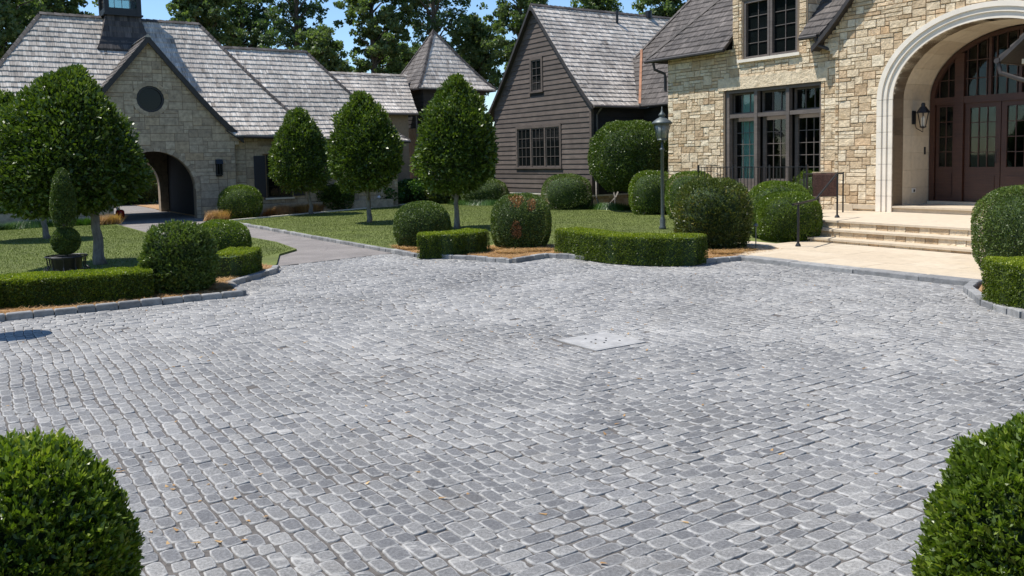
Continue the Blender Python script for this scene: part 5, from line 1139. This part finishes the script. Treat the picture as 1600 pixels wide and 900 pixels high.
def holly(label, px, pyb, pxl, pxr, pyt, pycb, n, size, seed, taper=.62, mat='holly', tr=.075):
    g_ = G(px, pyb, .05); k = ppm(g_); r = (pxr-pxl)/2/k; side = np.array([g_[1], -g_[0], 0]); side /= np.linalg.norm(side)
    c = g_+side*(((pxl+pxr)/2-px)/k); ht = zat(g_, pyt, (pxl+pxr)/2); hb = zat(g_, pycb, px); t = thing('holly_tree', label, 'tree', g_, 'clipped standard hollies on the lawns')
    hc = hb+(ht-hb)*.36
    topiary_body(t, (c[0], c[1], (ht+hb)/2), r*1.07, r*1.07, (ht-hb)*.5, 2.3+.25*(seed % 3-1), n, size, M[mat], seed, .15, zmin=hb-.1, up=.1, jit=1.1, wid=.5, depth=.16, name='crown', taper=taper, holes=.25, bias=.12, shoots=3)
    trunk_mesh((g_[0], g_[1], 0), (g_[0]*.7+c[0]*.3, g_[1]*.7+c[1]*.3, hb+.5), tr, tr*.8, seed, 3, .35, M['greybark'], 'trunk', t); return t
holly('clipped conical holly on the lawn nearest the gatehouse wall', 487, 335, 427, 521, 175, 298, 20000, .105, 71)
holly('middle clipped conical holly of the three on the right lawn', 577, 348, 513, 634, 152, 296, 25000, .105, 72)
holly('clipped conical holly close to the clapboard gable', 714, 357, 650, 782, 127, 298, 28000, .105, 73)
holly('largest broad clipped holly on the left lawn in front of the passage', 158, 413, 16, 236, 119, 330, 40000, .10, 74, taper=.66, tr=.10)
holly('farther clipped holly at the left edge beside the broad one', 75, 373, -38, 96, 150, 326, 24000, .105, 75)
# big camellia against the link
g_ = G(985, 329, .05); k_ = ppm(g_); t = thing('camellia_tree', 'loose round evergreen with bare crooked stems in the corner of the two wings', 'tree', g_)
ht = zat(g_, 190, 985); hb = zat(g_, 300, 985)
topiary_body(t, (g_[0], g_[1]+.1, (ht+hb)/2), 61/k_, 61/k_, (ht-hb)/2, 2.6, 30000, .075, M['holly'], 80, .10, zmin=hb-.2, jit=1.1, wid=.5, depth=.14, name='crown', holes=.2, bias=.25)
mb = MB()
for x0, x1, s in ((938, 932, 1), (962, 955, 2), (1003, 1010, 3), (945, 975, 4)):
    a_ = G(x0, 327, .03); b2 = np.array([*G(x1, 327)[:2], hb+.45]); mb.tube([a_, (a_+b2)/2+np.array([.07*(-1)**s, .05, -.1]), b2], [.045, .035, .03], 7)
build(mb, 'trunk', M['greybark'], t, True)

# ------------------------------------------------------------------ topiary in an iron urn
g_ = G(106, 440, .05); k_ = ppm(g_); zz = lambda y: zat(g_, y, 105); x, y = g_[:2]
ur = thing('iron_planter', 'round openwork iron planter behind the left hedge', 'planter', g_)
mb = MB(); mb.lathe((x, y, 0), [(.20, .05), (.23, .10), (.26, zz(402)-.03), (.29, zz(401)), (.24, zz(400))], 16); build(mb, 'pot', M['iron'], ur, True)
for i in range(10):
    a = i*math.pi/5; mb = MB() if i == 0 else mb; pts = [np.array([x+rr*math.cos(a), y+rr*math.sin(a), z]) for rr, z in ((.30, .06), (.36, .12), (.35, .25), (.30, .34), (.32, zz(400)))]; mb.tube(pts, .012, 6)
    c_ = np.array([x+.36*math.cos(a+.31), y+.36*math.sin(a+.31), .22]); tn = np.array([-math.sin(a+.31), math.cos(a+.31), 0])
    mb.tube([c_+(tn*math.cos(q)+up3*math.sin(q))*.085 for q in np.linspace(0, 6.28, 13)], .008, 5)
mb.tube([np.array([x+.34*math.cos(q), y+.34*math.sin(q), zz(400)]) for q in np.linspace(0, 6.283, 25)], .015, 6); build(mb, 'scrollwork', M['iron'], ur)
tp = thing('topiary_tree', 'two tiered clipped topiary, a cone above a ball, growing in the iron planter', 'topiary', (x, y, zz(399)))
zc1 = (zz(357)+zz(396))/2; topiary_body(tp, (x, y, zc1), 20.5/k_, 20.5/k_, (zz(355)-zz(397))/2, 2.2, 9000, .03, M['yew'], 90, .05, name='lower_ball', zmin=zz(398))
zc2 = (zz(262)+zz(360))/2; topiary_body(tp, (x, y, zc2), 19/k_, 19/k_, (zz(262)-zz(360))/2, 2.6, 13000, .035, M['yew'], 91, .08, name='upper_cone', zmin=zz(362), taper=.42)
mb = MB(); mb.tube([(x, y, zz(402)), (x, y, zz(300))], .03, 7); build(mb, 'stem', M['bark'], tp)
# unseen urn added past the left edge, sized to throw an oval shadow
g_ = G(-42, 524); x, y = g_[:2]; pb = thing('added_shadow_urn', 'tall dark iron pedestal urn at the left edge casting an oval shadow on the cobbles', 'urn', g_)
mb = MB(); mb.lathe((x, y, 0), [(.20, 0), (.20, .05), (.06, .12), (.05, .75), (.08, .85), (.14, .92)], 18); build(mb, 'pedestal', M['iron'], pb, True)
mb = MB(); mb.lathe((x, y, 0), [(.14, .92), (.26, 1.0), (.32, 1.15), (.36, 1.28), (.36, 1.32), (.33, 1.33)], 20); build(mb, 'bowl', M['iron'], pb, True)

# ------------------------------------------------------------------ looser shrubs in the beds
def loose_shrub(name, label, px, pyb, wpx, pyt, mat, n, size, seed, jit=1.3, holes=.3, depth=.3, flowers=0, lump=.16, p=2.2):
    c, r, h = px_place(px, pyb, wpx, pyt, .5); t = thing(name, label, 'shrub', (c[0], c[1], 0)); hc = h*.48
    topiary_body(t, (c[0], c[1], hc), r, r*.9, h-hc, p, n, size, mat, seed, lump, zmin=.04, jit=jit, wid=.6, depth=depth, holes=holes, bias=.1)
    mb = MB(); rr = random.Random(seed)
    for k in range(6): a = rr.uniform(0, 6.28); mb.tube([(c[0]+.1*math.cos(a), c[1]+.1*math.sin(a), 0), (c[0]+r*.5*math.cos(a), c[1]+r*.5*math.sin(a), h*.6)], [.02, .01], 5)
    build(mb, 'stems', M['bark'], t)
    if flowers:
        mb = MB(); to = -c/np.linalg.norm(c)
        for q in range(flowers): pt = c+to*r*.95+np.array([0, 0, h*.45]); mb.lathe(pt-up3*.06, [(.01, 0), (.07, .03), (.085, .07), (.06, .12), (.02, .14)], 9)
        build(mb, 'flower_head', M['petal'], t, True)
    return t
loose_shrub('dark_shrub', 'dark evergreen shrub low between the first two hollies', 520, 330, 66, 283, M['holly'], 9000, .09, 101)
loose_shrub('hydrangea', 'bright leafy hydrangea with one white bloom behind the middle holly', 592, 325, 80, 286, M['shrub'], 7000, .13, 102, flowers=1)
loose_shrub('leafy_shrub', 'yellow green leafy shrub right of the hydrangea', 645, 320, 60, 280, M['shrub'], 6000, .10, 103)
loose_shrub('leafy_shrub', 'light green airy shrub left of the trunk by the clapboard gable', 690, 320, 50, 283, M['olive'], 6000, .09, 104)
round_shrub('dark_evergreen', 'dark wide evergreen at the foot of the clapboard gable', 'shrub', 757, 322, 76, 279, M['yew'], 11000, .06, 105, p=2.5, lump=.08)
loose_shrub('dark_shrub', 'dark evergreen shrub beneath the tower', 725, 320, 50, 276, M['holly'], 7000, .09, 106)
loose_shrub('dark_shrub', 'dark foundation shrub at the left end of the gatehouse', -15, 345, 60, 300, M['holly'], 6000, .09, 107)
for i, (px, w_, lab) in enumerate(((232, 110, 'dark shrubbery seen through the passage, right clump'), (170, 90, 'dark shrubbery seen through the passage, left clump'))):
    g_ = P(-52-2*i, 9.0-4.2*i, 0); t = thing('dark_shrub', lab, 'shrub', g_); topiary_body(t, (g_[0], g_[1], 1.5), 2.6, 2.6, 2.4, 2.3, 9000, .16, M['holly'], 110+i, .15, zmin=.03, depth=.2, holes=.2)

# ------------------------------------------------------------------ lawn grass, straw and border tufts (stuff)
def scatter(poly, n, seed):
    r = np.random.default_rng(seed); p = np.array(poly); lo, hi = p.min(0), p.max(0); out = []
    tot = 0
    while tot < n:
        q = lo+(hi-lo)*r.random((n*2, 2)); m_ = inside_poly(q[:, 0], q[:, 1], poly); out.append(q[m_]); tot += m_.sum()
    return np.concatenate(out)[:n]
def blades(name, q, z, hgt, wdt, mat, seed, lean=.5, flatten=0):
    r = np.random.default_rng(seed); n = len(q); b_ = q[:, :1]*U+q[:, 1:]*W+z*np.array([0, 0, 1.])
    a = r.uniform(0, 2*math.pi, n); d = np.stack([np.cos(a), np.sin(a), np.zeros(n)], 1); s = np.stack([-np.sin(a), np.cos(a), np.zeros(n)], 1)
    h = hgt*(.5+r.random(n))[:, None]
    if flatten: tip = b_+d*h+np.array([0, 0, 1.])*(r.random(n)[:, None]*h*.35)
    else: tip = b_+d*h*lean*r.random(n)[:, None]+np.array([0, 0, 1.])*h
    m_ = (b_+tip)/2+s*wdt*.4; v = np.stack([b_-s*wdt/2, b_+s*wdt/2, m_, tip], 1).reshape(-1, 3)
    return tag(link_mesh(name, v, np.arange(4*n).reshape(n, 4), mat, None, {'var': ('FLOAT', np.repeat(np.clip(.45+.16*fbm(b_, 1.5, seed)+.13*r.normal(size=n), 0, 1), 4))}), kind='stuff')
gl_ = [(-15.2, -3), (-15.2, 2.0), (-17.5, 4.2), (-18.2, 5.4), (-19.2, 6.3), (-20.0, 6.98), (-22.2, 7.22), (-24.6, 7.1), (-26.9, 5.2), (-34.6, 5.1), (-34.6, -3)]
gr_ = [(-31.5, 8.8), (-33.8, 13.5), (-36.2, 18.4), (-34.5, 21.3), (-27.2, 21.3), (-22, 20.8), (-15.5, 17.5), (-14.3, 14.4), (-15.0, 13.0), (-16.2, 12.2), (-17.1, 11.2), (-17.3, 10.2), (-18.3, 9.9), (-18.7, 8.8)]
blades('lawn_grass', np.concatenate([scatter(gl_, 110000, 1), scatter(gr_, 120000, 2)]), .05, .030, .008, M['grassblade'], 3)
def ringed(c, r, n, seed): rr = np.random.default_rng(seed); a = rr.uniform(0, 6.28, n); q = r*np.sqrt(rr.random(n)); return np.stack([c[0]+q*np.cos(a), c[1]+q*np.sin(a)], 1)
sq = np.concatenate([scatter(BED_R, 26000, 4), scatter([p for p in BED_L], 24000, 5), scatter([(-6.95, 13.2), (-6.65, 12.5), (-5.95, 11.8), (-5.25, 11.3), (-3, 10.8), (-3, 12.5), (-5, 14), (-6.9, 14)], 3000, 6)])
blades('pine_straw', sq, .066, .12, .008, M['straw'], 7, flatten=1)
mounds = [(620, 389), (636, 393), (770, 394), (800, 399), (838, 396), (1135, 400), (1155, 396), (345, 455), (360, 447)]
mq = np.concatenate([ringed(UW(G(x_, y_)), .34, 1500, 30+i) for i, (x_, y_) in enumerate(mounds)]); blades('pine_straw', mq[inside_poly(mq[:, 0], mq[:, 1], BED_R) | inside_poly(mq[:, 0], mq[:, 1], BED_L)], .09, .13, .008, M['straw'], 8, flatten=1)
def tuft_line(name, pix, n, mat, seed, hgt, wid_=.25, z=.05):
    r = np.random.default_rng(seed); pts = np.array([UW(G(x_, y_)) for x_, y_ in pix]); seg = np.linalg.norm(np.diff(pts, axis=0), axis=1); cum = np.concatenate([[0], np.cumsum(seg)])
    s = r.random(n)*cum[-1]; s = (np.round(s/.28)+r.normal(size=n)*.22)*.28; s = np.clip(s, 0, cum[-1]); q = np.stack([np.interp(s, cum, pts[:, 0]), np.interp(s, cum, pts[:, 1])], 1)+r.normal(size=(n, 2))*wid_*.35
    return blades(name, q, z, hgt, .016, mat, seed, lean=1.1)
tuft_line('border_grass', [(925, 329), (1000, 331), (1056, 335)], 5000, M['shrub'], 41, .20)
tuft_line('border_grass', [(700, 322), (780, 323), (850, 327), (925, 329)], 5000, M['shrub'], 42, .20)
tuft_line('border_grass', [(410, 339), (455, 335), (500, 331)], 4500, M['straw'], 43, .26)
tuft_line('border_grass', [(325, 347), (340, 346), (352, 346)], 1500, M['straw'], 44, .28)
tuft_line('border_grass', [(-20, 363), (30, 360), (90, 356), (170, 352)], 5000, M['shrub'], 45, .2)
tuft_line('border_grass', [(155, 354), (180, 352)], 1200, M['straw'], 46, .28)

# ------------------------------------------------------------------ woodland trees
def big_tree(label, px, dist, pytop, wpx, pybot, seed, mat='oak', nleaf=11000, size=.34, dens=1.0, slim=1.0):
    d = ray(px, 240); az = d[:2]/np.linalg.norm(d[:2]); c = az*dist; base = np.array([c[0], c[1], -.05]); k = F/dist
    zt = zat(base, pytop, px); zb = max(2.0, zat(base, pybot, px)); r = wpx/2/k; rr = random.Random(seed); R2 = np.random.default_rng(seed)
    t = thing('woodland_tree', label, 'tree', base, 'woodland trees behind the roofs')
    mb = MB(); H_ = zt-zb; lean = np.array([rr.uniform(-.5, .5), rr.uniform(-.5, .5), 0])
    tr = [base+lean*q+np.array([0, 0, (zt*.93+.05)*q]) for q in np.linspace(0, 1, 9)]; tr0 = .022*zt
    mb.tube(tr, [tr0*(1.25 if i == 0 else 1)*(1-i/9.5) for i in range(9)], 9)
    nc = int(44*dens); cl = []
    for i in range(nc):
        q = (i+.5)/nc; zq = zb+H_*(q*.97); prof_ = math.sin(math.pi*min(1, (.16+.80*q)))**.75; a = i*2.399+rr.uniform(-.4, .4)
        rad_ = r*prof_*(rr.uniform(.45, .95)); e = base+np.array([math.cos(a)*rad_, math.sin(a)*rad_, zq]); st = base+lean*(zq/zt)+np.array([0, 0, max(zb*.7, zq-rad_*.75)])
        m_ = st+(e-st)*.5+np.array([0, 0, .15*rad_]); mb.tube([st, m_, e], [max(.03, tr0*.35*(1-q*.6)), .05, .02], 5, cap=False); cl.append(e)
    build(mb, 'trunk', M['bark'], t, True)
    cl = np.array(cl); per = nleaf//nc; cs = max(.7, r*.30)*slim; pos = []; nr = []; va = []
    for e in cl:
        sub = R2.normal(size=(6, 3))*np.array([.85, .85, .75])*cs; idx = R2.integers(0, 6, per); g2_ = R2.normal(size=(per, 3)); g2_ /= np.linalg.norm(g2_, axis=1)[:, None]
        rr2 = (R2.random(per)**.45)[:, None]*cs*.55; p_ = e+sub[idx]+g2_*rr2*np.array([1, 1, .7]); pos.append(p_); nr.append(g2_+np.array([0, 0, .4])); va.append(np.full(per, R2.normal()*.10)+R2.normal(size=per)*.16+.45)
    pos = np.concatenate(pos); nr = np.concatenate(nr); nr /= np.linalg.norm(nr, axis=1)[:, None]
    leaves('crown', pos, nr, size, M[mat], t, .1, .62, np.concatenate(va), seed, 1.2); return t
T = [
 ('dark broad tree at the far left behind the gatehouse', 5, 58, -120, 150, 95, 'oak', 12000, .26),
 ('dark tree left of the cupola', 98, 64, -50, 90, 90, 'oak', 9000, .26),
 ('dark tree right of the cupola rising behind the ridge', 322, 60, -90, 84, 90, 'oak', 12000, .26),
 ('mid green tree behind the hipped ridge of the gatehouse', 392, 66, -40, 80, 100, 'oakpale', 9000, .26),
 ('pale thin leaved tree beside the gap of sky', 466, 62, -110, 84, 105, 'oakpale', 7000, .24),
 ('small bushy tree below the gap of sky', 505, 58, 62, 60, 130, 'oak', 8000, .24),
 ('large oak left of the tower roof', 594, 60, -120, 90, 125, 'oak', 14000, .25),
 ('thin topped tree directly behind the tower roof', 680, 62, -100, 110, 60, 'oakpale', 6000, .24),
 ('rounded oak right of the tower roof', 748, 64, 30, 78, 130, 'oak', 10000, .25),
 ('tall tree against the clapboard gable', 822, 60, -90, 90, 120, 'oak', 12000, .25),
 ('treetop above the clapboard wing ridge', 935, 66, -16, 56, 60, 'oak', 5000, .26),
 ('treetop between the clapboard wing and the main roof', 1045, 62, -60, 80, 70, 'oak', 8000, .26),
 ('background tree left of the tower, low crown', 640, 70, 74, 90, 150, 'oak', 8000, .25),
 ('background tree low behind the gap of sky', 552, 78, 118, 80, 150, 'oak', 6000, .28),
 ('tree beyond the left edge of the gatehouse', -70, 56, -90, 120, 120, 'oak', 9000, .28)]
for i, (lab, px, dist, pt, wp_, pb2, mt, nl, sz) in enumerate(T): big_tree(lab, px, dist, pt, wp_, pb2, 900+i, mt, int(nl*1.4), sz)
# far wood as one mass behind everything
r = np.random.default_rng(5); n = 60000; th = r.uniform(-1.15, .95, n); dd_ = r.uniform(88, 104, n); hz = 5.5+1.0*np.sin(th*9)+.7*np.sin(th*23+1); z = r.random(n)**.8*hz
pos = np.stack([np.sin(th)*dd_, np.cos(th)*dd_, z], 1); tag(leaves('far_wood', pos, r.normal(size=(n, 3)), .8, M['oak'], None, .1, .7, None, 5), kind='stuff')
# woodland on the other sides, seen in the window glass
for i, (a, b_) in enumerate(((-50, -22), (-38, -20), (-27, -28), (-44, -10), (-30, -18), (18, 4), (22, 11))):
    src = [o for o in bpy.data.objects if o.name.startswith('woodland_tree') and o.parent is None][i % 3]
    c = src.copy(); COL.objects.link(c); p = P(a, b_, 0); c.location = (p[0], p[1], -.05); c['label'] = ['tree across the court behind the viewer, far left', 'tree across the court behind the viewer, left of middle', 'tree across the court behind the viewer, middle', 'tree beyond the left lawn behind the viewer', 'tree across the court behind the viewer, right', 'tree beyond the right end of the house', 'farther tree beyond the right end of the house'][i]
    for ch in src.children: k = ch.copy(); COL.objects.link(k); k.parent = c

# a few fallen leaves caught in the joints
blades('fallen_leaves', np.concatenate([scatter([p for p in COURT], 420, 61), ringed(UW(G(120, 820)), 1.2, 60, 62)]), .004, .04, .022, M['straw'], 63, flatten=1)
